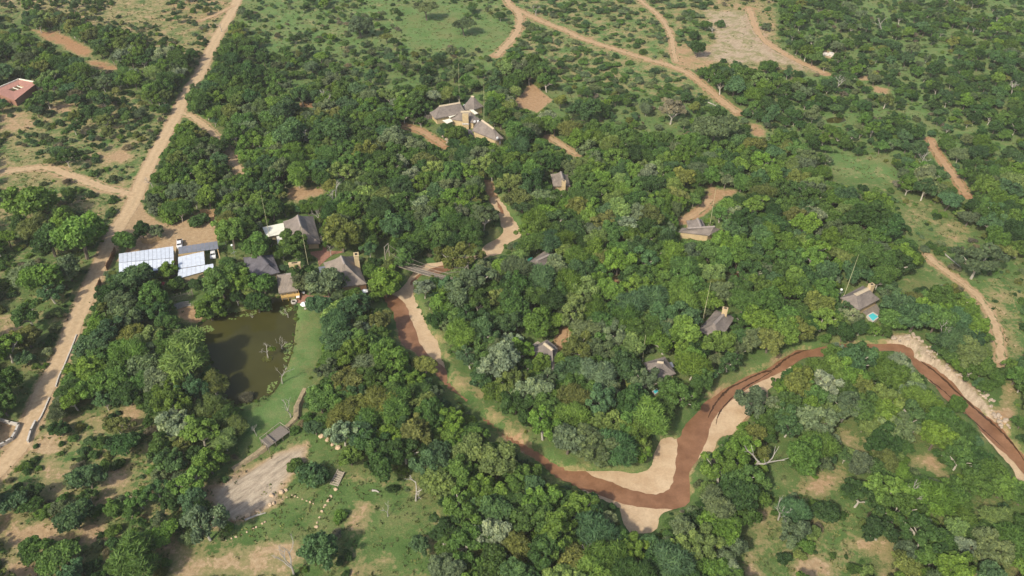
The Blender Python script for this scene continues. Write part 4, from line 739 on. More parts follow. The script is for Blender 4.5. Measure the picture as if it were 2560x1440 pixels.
for px, r in ((z(330,540), .75), (z(145,600), .65), (z(120,780), .6), (z(180,750), .5), (z(420,500), .5)): tag(stone('boulder', at(*px[0]), r), 'yellow sandstone boulder at the foot of the pale rock slab', 'boulder', 'boulders below the rock slab')
for px, r in (((620,1290), .7), ((645,1278), .6), ((585,1300), .6)): tag(stone('boulder', at(*px), r), 'sandstone boulder on the lower rim of the rock slab', 'boulder', 'boulders on the slab rim')
for px, r in (((805,1092), .9), ((820,1100), .8), ((832,1112), .7), ((845,1120), .8), ((838,1106), .6)): tag(stone('boulder', at(*px), r), 'pale boulder in the outcrop beside the worn path above the log steps', 'boulder', 'boulders of the path outcrop')
for px, r in (((2062,138), 1.6), ((2076,140), 2.0), ((2086,143), 1.5)): tag(stone('boulder', at(*px), r, mat='concrete'), 'whitish boulder in the bush beyond the sandy wash', 'boulder', 'whitish boulders beyond the wash')
for px, r in (((1117,350), .9), ((1108,342), .7), ((1120,358), .8)): tag(stone('boulder', at(*px), r, mat='granite'), 'pale boulder beside the red drive of the hilltop lodge', 'boulder', 'boulders beside the red drive')
for i in range(70):         # broken ledges of the eroded bank
    t = random.random(); k = t * 8; pts = pairs(2225,850,2275,842,2318,870,2350,905,2395,942,2440,975,2478,1015,2500,1055,2515,1078); j = min(int(k), 7); u = pts[j][0] + (pts[j + 1][0] - pts[j][0]) * (k - j) + random.uniform(-6, 14); v = pts[j][1] + (pts[j + 1][1] - pts[j][1]) * (k - j) + random.uniform(-9, 6)
    tag(stone('bank_rock', at(u, v), random.uniform(.25, .75), mat='granite'), 'pale broken rock ledge along the eroded river bank', 'rock', 'rocks of the eroded river bank')

# ------------------------------------------------------------------ vegetation: templates (crown radius 1, foot at the origin)
def leaf_mesh(name, P, N, a, b, lv, T=None):
    n = len(P); N = N / np.maximum(np.linalg.norm(N, axis=1), 1e-6)[:, None]
    if T is None: T = rng.normal(size=(n, 3))
    T = T - N * (T * N).sum(1)[:, None]; T /= np.maximum(np.linalg.norm(T, axis=1), 1e-6)[:, None]; B = np.cross(N, T)
    a = a[:, None]; b = b[:, None]; k = rng.uniform(-.35, .35, (n, 1))
    V = np.stack([P - T * a, P + B * b + T * a * k, P + T * a, P - B * b + T * a * k], 1).reshape(-1, 3)
    me = bpy.data.meshes.new(name); me.vertices.add(4 * n); me.vertices.foreach_set('co', V.ravel().astype(np.float32)); me.loops.add(4 * n); me.loops.foreach_set('vertex_index', np.arange(4 * n, dtype=np.int32))
    me.polygons.add(n); me.polygons.foreach_set('loop_start', np.arange(0, 4 * n, 4, dtype=np.int32)); me.attributes.new('lv', 'FLOAT', 'FACE').data.foreach_set('value', lv.astype(np.float32)); me.update(calc_edges=True); me.materials.append(M['leaf']); return me
def unit(n):
    d = rng.normal(size=(n, 3)); return d / np.linalg.norm(d, axis=1)[:, None]
def crown_mesh(n_cl, zc, rz, rc, nleaf, leaf, low=-.35, irr=.18, strip=0.0, fill=.66):
    C = []; k = 0
    off = rng.uniform(-.12, .12, 2); lob = rng.uniform(0, 6.28, 3)
    while len(C) < n_cl:
        d = unit(1)[0]
        if d[2] < low: continue
        th = math.atan2(d[1], d[0]); rad = fill * (1 + irr * math.sin(2 * th + lob[0]) + irr * .7 * math.sin(3 * th + lob[1])) * rng.uniform(.72, 1.06) * (1 if rng.random() > .22 else .5)
        c = np.array([d[0] * rad + off[0] * d[2], d[1] * rad + off[1] * d[2], zc + d[2] * rz * rad * 1.05])
        r = rng.uniform(*rc)
        if any(np.linalg.norm((c - q[0]) / np.array([1, 1, .8])) < .5 * (r + q[1]) for q in C) and k < 4000: k += 1; continue
        C.append((c, r, rng.normal() * .12))
    P, N, lv, T = [], [], [], []
    tot = sum(r * r for c, r, _ in C)
    for c, r, cv in C:
        m = int(nleaf * r * r / tot); d = unit(int(m * 1.5)); d = d[d[:, 2] > -.45][:m]; m = len(d); rr = r * (.72 + .34 * rng.random(m)) * (1 + .16 * np.sin(5 * d[:, 0] + c[0] * 9) * np.sin(5 * d[:, 1] + c[1] * 7))
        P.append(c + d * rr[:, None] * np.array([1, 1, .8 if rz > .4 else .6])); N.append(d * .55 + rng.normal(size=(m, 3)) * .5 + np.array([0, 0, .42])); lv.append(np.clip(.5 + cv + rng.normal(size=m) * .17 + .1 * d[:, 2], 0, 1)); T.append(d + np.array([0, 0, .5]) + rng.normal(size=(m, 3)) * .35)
    P, N, lv, T = map(np.concatenate, (P, N, lv, T)); n = len(P); a = leaf * rng.uniform(.7, 1.35, n)
    if strip: return leaf_mesh('crown', P, N, a * 2.3, a * .34, lv, T), C
    return leaf_mesh('crown', P, N, a, a * rng.uniform(.55, .85, n), lv), C
def trunk_mesh(C, h, r, bark, limbs=6):
    m = MB(); lean = Vector((random.uniform(-.1, .1), random.uniform(-.1, .1), 0)); f = Vector((0, 0, -.08)); k = Vector((0, 0, h * .5)) + lean; t = Vector((0, 0, h)) + lean * 1.5; m.path([f, k, t], r, r * .7, 6)
    for c, rr, _ in sorted(C, key=lambda q: -np.linalg.norm(q[0][:2]))[:limbs]:
        c = Vector(c); mid = t.lerp(c, .5) + Vector((random.uniform(-.06, .06), random.uniform(-.06, .06), .04)); m.path([t - Vector((0, 0, h * .15)), mid, c], r * .55, r * .2, 5)
    me = bpy.data.meshes.new('trunk'); me.from_pydata([tuple(p) for p in m.v], [], m.f); me.materials.append(M[bark]); return me
def dead_mesh(seed, depth=4, bark='deadwood', spread=.55, h=1.0, r=.04):
    R_ = random.Random(seed); m = MB()
    def br(p, d, L, r, k):
        q = p + d * L * .5 + Vector((R_.uniform(-1, 1), R_.uniform(-1, 1), R_.uniform(-.4, .6))) * L * .1; e = q + (d + Vector((R_.uniform(-.2, .2), R_.uniform(-.2, .2), R_.uniform(-.1, .2)))).normalized() * L * .5
        m.path([p, q, e], r, r * .62, 5 if k > 1 else 4)
        if k == 0: return
        for i in range(R_.choice((2, 3, 3) if k > 1 else (2, 3))):
            dd = (d + Vector((R_.uniform(-1, 1), R_.uniform(-1, 1), R_.uniform(-.3, .6))) * spread * 1.5).normalized(); br(q.lerp(e, R_.uniform(.4, 1)), dd, L * R_.uniform(.55, .8), r * .55, k - 1)
    br(Vector((0, 0, -.05)), Vector((R_.uniform(-.15, .15), R_.uniform(-.15, .15), 1)).normalized(), h * .55, r, depth)
    me = bpy.data.meshes.new('dead_branches'); me.from_pydata([tuple(p) for p in m.v], [], m.f); me.materials.append(M[bark]); return me
TPL = {}   # form -> list of (crown, trunk)
def mk(form, n, f): TPL[form] = [f(i) for i in range(n)]
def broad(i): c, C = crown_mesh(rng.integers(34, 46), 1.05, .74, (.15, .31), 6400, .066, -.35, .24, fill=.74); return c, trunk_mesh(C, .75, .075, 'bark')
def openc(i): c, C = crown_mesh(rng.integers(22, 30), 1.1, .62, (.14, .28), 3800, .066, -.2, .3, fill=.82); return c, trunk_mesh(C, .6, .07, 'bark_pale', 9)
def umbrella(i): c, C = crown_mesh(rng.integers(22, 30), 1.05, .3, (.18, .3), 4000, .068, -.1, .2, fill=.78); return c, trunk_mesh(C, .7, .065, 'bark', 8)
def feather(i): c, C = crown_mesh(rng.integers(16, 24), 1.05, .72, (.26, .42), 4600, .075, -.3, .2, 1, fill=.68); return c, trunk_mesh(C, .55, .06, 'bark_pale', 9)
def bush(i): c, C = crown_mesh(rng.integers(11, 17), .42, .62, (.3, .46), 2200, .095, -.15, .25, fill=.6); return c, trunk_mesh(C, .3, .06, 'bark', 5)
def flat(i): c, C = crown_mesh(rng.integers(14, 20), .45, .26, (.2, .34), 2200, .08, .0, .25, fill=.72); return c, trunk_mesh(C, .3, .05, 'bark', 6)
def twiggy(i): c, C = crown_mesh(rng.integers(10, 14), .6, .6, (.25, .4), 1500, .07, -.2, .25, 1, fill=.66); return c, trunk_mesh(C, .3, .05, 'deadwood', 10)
mk('broad', 6, broad); mk('open', 4, openc); mk('umbrella', 4, umbrella); mk('feather', 3, feather); mk('bush', 5, bush); mk('flat', 3, flat); mk('twiggy', 2, twiggy)
DEAD = [dead_mesh(i, 4) for i in range(6)] + [dead_mesh(20 + i, 3, spread=.75, r=.045) for i in range(4)]
KIND = {'broad': ('broadleaf_tree', 'tree', 'round-crowned tree'), 'open': ('open_crowned_tree', 'tree', 'pale-limbed open tree'), 'umbrella': ('umbrella_thorn', 'tree', 'flat-topped thorn tree'), 'feather': ('feathery_thorn', 'tree', 'feathery thorn tree'), 'bush': ('bush', 'bush', 'rounded bush'), 'flat': ('flat_shrub', 'shrub', 'low spreading thorn shrub'), 'twiggy': ('twiggy_bush', 'bush', 'thin twiggy bush')}
TINT = {'bright': ((.114, .194, .035), 'bright green'), 'mid': ((.082, .153, .036), 'mid green'), 'dark': ((.047, .098, .028), 'dark green'), 'blue': ((.072, .138, .054), 'blue-green'), 'grey': ((.123, .168, .08), 'grey-green'), 'silver': ((.188, .24, .138), 'silvery'), 'olive': ((.15, .178, .048), 'olive'), 'pale': ((.155, .222, .066), 'pale green'), 'dry': ((.185, .168, .112), 'grey-brown')}
MIX = {'dense': ([('broad', 4.4), ('open', 3), ('umbrella', .9), ('feather', 1.5)], [('bright', 3), ('mid', 4.6), ('dark', 1.5), ('blue', 1.6), ('grey', 1.3), ('silver', .35), ('olive', .8), ('pale', .9)]),
       'mid': ([('broad', 4), ('open', 2), ('umbrella', 2.2), ('feather', .6)], [('bright', 1), ('mid', 3.5), ('dark', 2), ('blue', 2.4), ('grey', 2.2), ('olive', .7)]),
       'dark': ([('broad', 4), ('open', 2), ('umbrella', 2.4), ('feather', .5)], [('bright', 1.2), ('mid', 4), ('dark', 3.6), ('blue', 2.6), ('grey', 1.1), ('olive', .4)]),
       'scrub': ([('broad', 3), ('open', 2), ('umbrella', 1.2), ('feather', .8)], [('bright', .8), ('mid', 3), ('dark', 2.4), ('blue', 1.4), ('grey', 2), ('olive', 1)]),
       'flat': ([('broad', 2), ('umbrella', 2)], [('mid', 3), ('blue', 2), ('grey', 2.5), ('dark', .6)])}
def pick(l): return random.choices([a for a, b in l], [b for a, b in l])[0]
def tintof(k): c = TINT[k][0]; f = random.uniform(.76, 1.28); return (c[0] * f * random.uniform(.92, 1.08), c[1] * f, c[2] * f * random.uniform(.85, 1.15))

# photo-plan raster of things that stand in the open
RW, RH = 640, 360; mx_, my_ = np.meshgrid((np.arange(RW) + .5) * 4, (np.arange(RH) + .5) * 4); K = np.zeros((RH, RW))
for p in MASK: K = np.maximum(K, inside(p, mx_, my_) * 1.0)
for p, t, ba, k in OPEN: K = np.maximum(K, inside(p, mx_, my_) * k * .8)
for p in WET[:1] + RIVER[:1] + [LAWN, POND]: K = np.maximum(K, inside(p, mx_, my_) * 1.0)
K = np.maximum(K, inside(RIVER[1], mx_, my_) * 1.0)
HID = [pairs(500,200,505,262,440,262,440,230,470,185), pairs(380,410,420,420,420,360), pairs(536,345,575,345,575,372,548,370), pairs(2056,850,2205,850,2205,905,2056,905), pairs(1000,872,1115,935,1110,962,1040,900), pairs(2330,985,2440,1060,2490,1140,2440,1080), pairs(1130,655,1240,645,1235,690,1130,690), pairs(1890,905,1960,925,1960,960,1900,960), pairs(470,790,530,860,545,985,600,1015,560,1020,500,900,440,850), pairs(585,750,690,740,690,775,585,790), pairs(1060,655,1080,700,1120,700,1150,690,1100,680)]
for nm, hw, p, t in ROADW:
    for q in p:
        u, v, s = proj(q[0], q[1], 0)
        if -100 < u < 2660 and -60 < v < 1500:
            r = max(2.0, hw * s * .85); K[(abs(mx_ - u) < r) & (abs(my_ - v) < r * .62)] = 1
for p in HID: K[inside(p, mx_, my_)] = 0
INT = np.zeros((RH + 1, RW + 1)); INT[1:, 1:] = K.cumsum(0).cumsum(1)
def cover(u, v, ru, rv):
    x0, x1 = max(0, int((u - ru) / 4)), min(RW, int((u + ru) / 4) + 1); y0, y1 = max(0, int((v - rv) / 4)), min(RH, int((v + rv) / 4) + 1)
    if x1 <= x0 or y1 <= y0: return 0.0
    return (INT[y1, x1] - INT[y0, x1] - INT[y1, x0] + INT[y0, x0]) / ((x1 - x0) * (y1 - y0))
FOOTN = [np.array(f) for f in FOOT]
def blocked(x, y, m):
    X, Y = np.array([x]), np.array([y])
    for f in FOOTN:
        if abs(f[:, 0].mean() - x) < 30 and abs(f[:, 1].mean() - y) < 30 and sdf(f, X, Y)[0] > -m: return True
    return False
ZN = {'broad': 1.15, 'open': 1.2, 'umbrella': 1.05, 'feather': 1.15, 'bush': .45, 'flat': .35, 'twiggy': .6}; RV = {'broad': .95, 'open': .9, 'umbrella': .7, 'feather': .95, 'bush': .75, 'flat': .55, 'twiggy': .8}
PL = []        # plants: x, y, r, form, variant, tint key, tint
GRID = {}
def put(x, y, r, form, tk, tint=None):
    PL.append((x, y, r, form, random.randrange(len(TPL[form])), tk, tint or tintof(tk))); GRID.setdefault((int(x // 6), int(y // 6)), []).append((x, y, r))
def clash(x, y, r, k):
    ci, cj = int(x // 6), int(y // 6)
    for i in range(ci - 2, ci + 3):
        for j in range(cj - 2, cj + 3):
            for a, b, q in GRID.get((i, j), ()):
                if (a - x) ** 2 + (b - y) ** 2 < (k * (r + q)) ** 2: return True
    return False
# trees one can single out in the photograph: crown centre, crown width in photo points, form, tint
for u, v, w_, form, tk in [(850,578,108,'broad','olive'),(962,688,100,'broad','bright'),(815,705,92,'broad','grey'),(768,705,70,'broad','grey'),(738,690,56,'broad','mid'),(855,700,54,'broad','grey'),(1250,905,112,'broad','silver'),(1275,850,60,'broad','silver'),(1142,640,96,'open','olive'),(462,888,136,'feather','pale'),(532,958,78,'feather','olive'),(75,505,108,'broad','bright'),
    (800,1375,100,'broad','blue'),(330,1392,118,'feather','mid'),(1242,1150,118,'broad','pale'),(512,1312,110,'open','grey'),(2450,645,105,'open','grey'),(2035,1050,104,'broad','silver'),(2170,540,110,'broad','dark'),(2225,570,80,'broad','dark'),(2140,590,80,'broad','mid'),(1137,332,54,'broad','bright'),(985,342,76,'broad','silver'),(998,404,54,'broad','silver'),(722,330,94,'broad','blue'),(710,275,74,'broad','blue'),(835,320,84,'broad','blue'),
    (195,590,120,'broad','bright'),(120,600,90,'broad','dark'),(95,690,100,'broad','bright'),(165,665,80,'broad','grey'),(800,760,70,'broad','blue'),(840,810,86,'feather','blue'),(950,800,66,'broad','olive'),(970,890,110,'broad','bright'),(1000,660,60,'broad','mid') if False else (1010,640,62,'broad','mid'),(735,610,86,'broad','mid'),(640,610,80,'broad','mid'),(575,580,90,'broad','bright'),(590,700,84,'broad','bright'),(552,702,94,'broad','mid'),(655,705,72,'broad','mid'),(640,745,70,'broad','dark'),(520,760,80,'broad','bright'),
    (420,674,52,'broad','bright'),(330,690,90,'broad','blue'),(380,740,80,'broad','mid'),(310,600,60,'broad','mid'),(353,575,52,'broad','dark'),(390,575,42,'broad','grey'),(427,528,78,'bush','bright'),(494,552,52,'bush','mid'),(500,535,30,'bush','mid') if False else (560,540,50,'broad','mid'),(1795,855,86,'broad','bright'),(1618,950,78,'open','grey'),(1350,910,64,'broad','bright'),(1410,905,60,'broad','bright'),(1545,650,80,'broad','bright'),(1650,690,56,'broad','bright'),
    (1640,740,92,'feather','blue'),(1580,760,90,'feather','blue'),(1360,700,84,'feather','blue'),(1060,540,70,'broad','grey'),(1045,510,60,'umbrella','silver'),(985,560,90,'broad','blue'),(1150,525,50,'open','silver'),(1100,760,66,'broad','bright'),(1060,720,56,'open','silver'),(1190,700,96,'open','grey'),(1150,740,90,'broad','grey'),(1490,1110,120,'broad','grey'),(1420,1100,90,'broad','grey'),(1560,1050,80,'broad','mid'),
    (2247,922,70,'feather','silver'),(2393,1010,56,'broad','mid'),(1192,668,52,'broad','mid'),(1216,662,42,'broad','grey'),(2070,960,90,'broad','silver'),(1880,990,90,'open','grey'),(1760,1090,40,'bush','grey') if False else (1930,1040,60,'broad','mid'),(2160,730,40,'broad','mid') if False else (2240,760,80,'broad','blue'),(2290,790,90,'broad','blue'),(2340,800,90,'broad','mid'),(2112,822,62,'broad','dark'),(1590,115,22,'bush','dark'),(1745,120,42,'broad','dark'),(1735,85,30,'broad','dark'),(1765,60,32,'broad','mid'),(1800,60,28,'bush','dark'),(590,70,30,'broad','dark'),(1160,60,56,'umbrella','grey'),(1065,20,60,'umbrella','grey'),
    (990,130,0,'bush','mid') if False else (900,60,60,'broad','grey'),(70,1230,66,'broad','dark'),(215,1190,84,'broad','blue'),(180,1290,90,'broad','blue'),(285,1270,60,'broad','mid'),(90,1370,90,'broad','mid'),(480,1250,80,'broad','blue'),(520,1150,90,'broad','bright'),(590,1060,60,'feather','pale'),(780,1185,80,'bush','blue'),(740,1165,50,'bush','mid'),(850,1290,40,'bush','bright'),(1050,1360,60,'broad','blue'),(1120,1420,90,'broad','grey'),(700,830,40,'bush','mid') if False else (1460,270,74,'broad','blue'),(1680,275,64,'open','dry'),(1790,320,110,'umbrella','grey'),(1840,215,60,'broad','blue'),(880,950,90,'broad','olive'),(800,1000,80,'broad','mid'),(840,1070,60,'broad','olive'),(1060,1010,80,'broad','pale'),(1130,1050,80,'broad','bright'),(1195,364,54,'broad','mid'),(1236,380,52,'broad','bright'),(1165,350,40,'bush','mid'),(2085,888,62,'broad','mid'),(2140,880,72,'broad','dark'),(2190,905,58,'broad','mid'),(1062,908,62,'broad','olive'),(1195,1088,56,'broad','mid'),(1268,1146,52,'broad','blue'),(1335,1180,50,'broad','mid'),(150,370,34,'twiggy','dry'),(465,420,50,'twiggy','dry'),(190,240,44,'twiggy','dry'),(825,525,50,'twiggy','dry'),(1458,775,34,'twiggy','dry'),(615,985,44,'twiggy','dry')]:
    if not w_: continue
    p = at(u, v, 5); s = proj(p.x, p.y, 5)[2]; r = w_ / 2 / s; p = at(u, v, ZN[form] * r); put(p.x, p.y, r, form, tk)
NHAND = len(PL)
for q in PONDW:
    for k in range(2):
        if random.random() < .62: put(q[0] + random.uniform(-.7, .7), q[1] + random.uniform(-.7, .7), random.uniform(.25, .7), 'bush', random.choice(('bright', 'pale', 'mid', 'olive')))
for u, v in pairs(1046,768,1050,775,1055,784,1060,792,1064,800,1028,788,1033,799,1039,808,1660,1165,1668,1172,1636,1188):
    p = at(u, v, -1.1); put(p.x, p.y, random.uniform(.4, .75), 'bush', 'mid')
def zone(u, v):
    z_ = ZONES[0]
    for q in ZONES[1:]:
        if inside(q[0], np.array([u]), np.array([v]))[0]: z_ = q
    return z_
def in_view(u, v, mu=240, mv=150): return -mu < u < 2560 + mu and -mv < v < 1440 + mv + 60
zu, zv = np.meshgrid(np.arange(-300, 2880, 20), np.arange(-180, 1700, 20)); ZI = np.zeros(zu.shape, int)
for i, q in enumerate(ZONES):
    ZI[inside(q[0], zu * 1.0, zv * 1.0)] = i
def zone(u, v): return ZONES[ZI[min(max(int((v + 190) / 20), 0), ZI.shape[0] - 1), min(max(int((u + 310) / 20), 0), ZI.shape[1] - 1)]]
# random trees, biggest first
cand = []
for i in range(52000):
    y = rng.uniform(70, 520); half = .74 * (y * CP + CAM_H * SP); x = rng.uniform(-half, half)
    u, v, s = proj(x, y, 0)
    if not in_view(u, v): continue
    zz = zone(u, v); gate = fbm(np.array([x]), np.array([y]), 26, 90)[0]
    if rng.random() > (1.0 if zz[1] > .9 else .24 * zz[1] * min(2.2, max(0, (gate - .3) * 5))): continue
    r = zz[3][0] + (zz[3][1] - zz[3][0]) * rng.random() ** 1.8; cand.append((r, x, y, zz))
cand.sort(key=lambda c: -c[0])
MR = ROADW[0][2]
def MRD(x, y): return math.sqrt(((MR[:, 0] - x) ** 2 + (MR[:, 1] - y) ** 2).min())
xs_ = np.array([c[1] for c in cand]); ys_ = np.array([c[2] for c in cand]); crd = river_sd(xs_, ys_); cpd = pond_sd(xs_, ys_)
for (r, x, y, zz), rd, pd in zip(cand, crd, cpd):
    if rd > -1.5 or pd > -.8: continue
    form = pick(MIX[zz[4]][0]); zc = ZN[form] * r; u, v, s = proj(x, y, zc); c = cover(u, v, r * s * .98, r * s * RV[form] * .92)
    if c > .05:
        r *= .72; zc = ZN[form] * r; u, v, s = proj(x, y, zc)
        if r < 1.6 or cover(u, v, r * s * .98, r * s * RV[form] * .92) > .05: continue
    if MRD(x, y) < 2.6 + r * .95: continue
    if clash(x, y, r, .5 if zz[1] > .9 else .56) or blocked(x, y, .8): continue
    put(x, y, r, form, pick(MIX[zz[4]][1]))
NTREE = len(PL)
# bushes
bc = []
for i in range(42000):
    y = rng.uniform(72, 520); half = .74 * (y * CP + CAM_H * SP); x = rng.uniform(-half, half); u, v, s = proj(x, y, 0)
    if not in_view(u, v): continue
    zz = zone(u, v)
    if rng.random() > zz[2] * (.35 + 1.1 * vnoise(np.array([x]), np.array([y]), 14, 55)[0]) * .62: continue
    bc.append((.5 + 1.5 * rng.random() ** 1.6 + (.5 if zz[4] == 'flat' else 0), x, y, zz))
bc.sort(key=lambda c: -c[0]); xs_ = np.array([c[1] for c in bc]); ys_ = np.array([c[2] for c in bc]); crd = river_sd(xs_, ys_); cpd = pond_sd(xs_, ys_); cwd = np.full(xs_.shape, 25.)
for nm, hw, p, t in ROADW: cwd = np.minimum(cwd, linedist(p, xs_, ys_) - hw)
clw = sdf(LAWNW, xs_, ys_)
for (r, x, y, zz), rd, pd, wd, lw in zip(bc, crd, cpd, cwd, clw):
    if rd > -.8 or pd > -.3 or wd < r * .7 or lw > -.5: continue
    form = pick([('bush', 6), ('twiggy', .5)]) if zz[4] != 'flat' else pick([('flat', 7), ('bush', 2)])
    if form == 'flat': r *= 1.15
    u, v, s = proj(x, y, r * .4); c = cover(u, v, r * s, r * s * .7)
    if c > .35 or (c > .1 and rng.random() > .25) or clash(x, y, r, .62) or blocked(x, y, .5): continue
    put(x, y, r, form, 'dry' if form == 'twiggy' else pick(MIX[zz[4]][1]))

# labels by neighbourhood
PLACES = [(45,228,'the courtyard house'),(160,110,'the red dry streambed'),(380,40,'the pale scrub flat'),(540,110,'the upper dirt road'),(460,270,'the road fork'),(300,440,'the track joining the dirt road'),(70,430,'the sandy side track'),(60,620,'the grassy verge of the causeway'),(230,700,'the causeway road'),(90,880,'the lower causeway'),(70,1080,'the road culvert'),(150,1340,'the sandy bend below the culvert'),(330,1180,'the eroded slope below the pond'),(500,560,'the sand yard'),(360,650,'the long white shed'),(490,665,'the white store room'),(460,770,'the stick palisade'),(400,880,'the far bank of the pond'),(520,1010,'the pond inlet'),(650,690,'the slate hall'),(755,580,'the thatched lounge'),(860,670,'the dining lodge'),(780,750,'the brick terrace'),(790,860,'the lawn edge'),(700,1090,'the viewing deck'),(640,1230,'the rock slab'),(830,1230,'the log steps'),(740,1390,'the dry grass slope'),(960,1330,'the pale eroded hollow'),(1070,660,'the suspension footbridge'),(1040,800,'the first river bend'),(950,1000,'the wood between lawn and river'),(1150,1000,'the narrow river reach'),(1250,900,'the big silvery tree'),(1180,1250,'the wood below the narrow reach'),(1570,1210,'the sharp river bend'),(1500,1380,'the wood beneath the sharp bend'),(1360,890,'the cream-ridged cabin'),(1650,920,'the shaded cabin'),(1790,810,'the riverside cabin'),(1850,1010,'the broad sand bar'),(1480,1050,'the inside of the river loop'),(1540,700,'the red footpath clearing'),(1340,640,'the hidden cabin'),(1260,560,'the winding dry stream'),(1080,480,'the wood above the footbridge'),(765,485,'the small bare clearing'),(620,440,'the lane below the road fork'),(850,330,'the wood beside the hilltop lodge'),(1160,300,'the hilltop lodge'),(1333,248,'the kite-shaped clearing'),(1100,60,'the open green glade'),(800,130,'the grassy scrub above the wood'),(1300,70,'the forked red track'),(1560,130,'the thorn-shrub flat'),(1860,100,'the sandy wash'),(1780,250,'the straight red track'),(1400,440,'the upper cabin'),(1560,440,'the wood between the cabins'),(1750,560,'the cross-roofed cabin'),(1950,500,'the wood above the pool cabin'),(2150,740,'the pool cabin'),(2380,620,'the bare grazing strip'),(2500,800,'the worn cattle path'),(2330,930,'the eroded river bank'),(2500,1180,'the last river reach'),(2130,430,'the stony glade'),(2380,430,'the sunken red track'),(2150,80,'the wood beyond the wash'),(2420,150,'the dark far wood'),(2300,300,'the thicket above the sunken track'),(1980,330,'the thicket beside the red track'),(2050,1050,'the wood across the river from the pool cabin'),(2150,1110,'the tawny grass gap'),(2320,1180,'the tawny grass wedge'),(2030,1400,'the pale sand hollow'),(2250,1330,'the dense corner wood'),(2480,1380,'the shady corner thicket'),(1900,1330,'the sandy footpath'),(1880,1170,'the bank beside the dead tree')]
PW = np.array([at(u, v)[:2] for u, v, n in PLACES])
def place(x, y): i = int(np.argmin((PW[:, 0] - x) ** 2 + (PW[:, 1] - y) ** 2)); return PLACES[i][2]
def size(i):
    x, y, r, form = PL[i][:4]; u, v, s = proj(x, y, ZN[form] * r)
    return r * s if -r * s < u < 2560 + r * s and -r * s < v < 1440 + r * s else 0
solo, rest = [], []
for cat in ('tree', 'bush', 'shrub'):
    ids = [i for i in range(len(PL)) if KIND[PL[i][3]][1] == cat]; ids.sort(key=lambda i: -(size(i) + (1000 if i < NHAND else 0))); take = ids[:300 if cat != 'shrub' else 200]; take = [i for i in take if size(i) > 0]; solo += take; t_ = set(take); rest += [i for i in ids if i not in t_]
used = set((PL[i][3], PL[i][4]) for i in solo); TOBJ = {}
def ground_z(x, y): return relief(np.array(x), np.array(y))
sz = ground_z([PL[i][0] for i in solo], [PL[i][1] for i in solo])
for i, gz in zip(solo, sz):
    x, y, r, form, var, tk, tint = PL[i]; nm, cat, word = KIND[form]; tw = TINT[tk][1]
    if cat == 'tree': tw = ('big ' if r > 4.2 else 'small ' if r < 3.1 else '') + tw
    lab = f'{tw} {word} near {place(x, y)}'; o = empty(nm, (x, y, float(gz) - .05), lab, cat, f'{tw} {word}s near {place(x, y)}'.replace('bushs', 'bushes'), random.uniform(0, 6.28)); hs = random.uniform(.9, 1.12); o.scale = (r, r * random.uniform(.9, 1.1), r * hs)
    c, t = TPL[form][var]
    for pn, me_ in (('crown', c), ('trunk', t)):
        ch = bpy.data.objects.new(pn, me_); COL.objects.link(ch); ch.parent = o
        if pn == 'crown': ch['tint'] = tint
        TOBJ.setdefault((form, var, pn), ch)
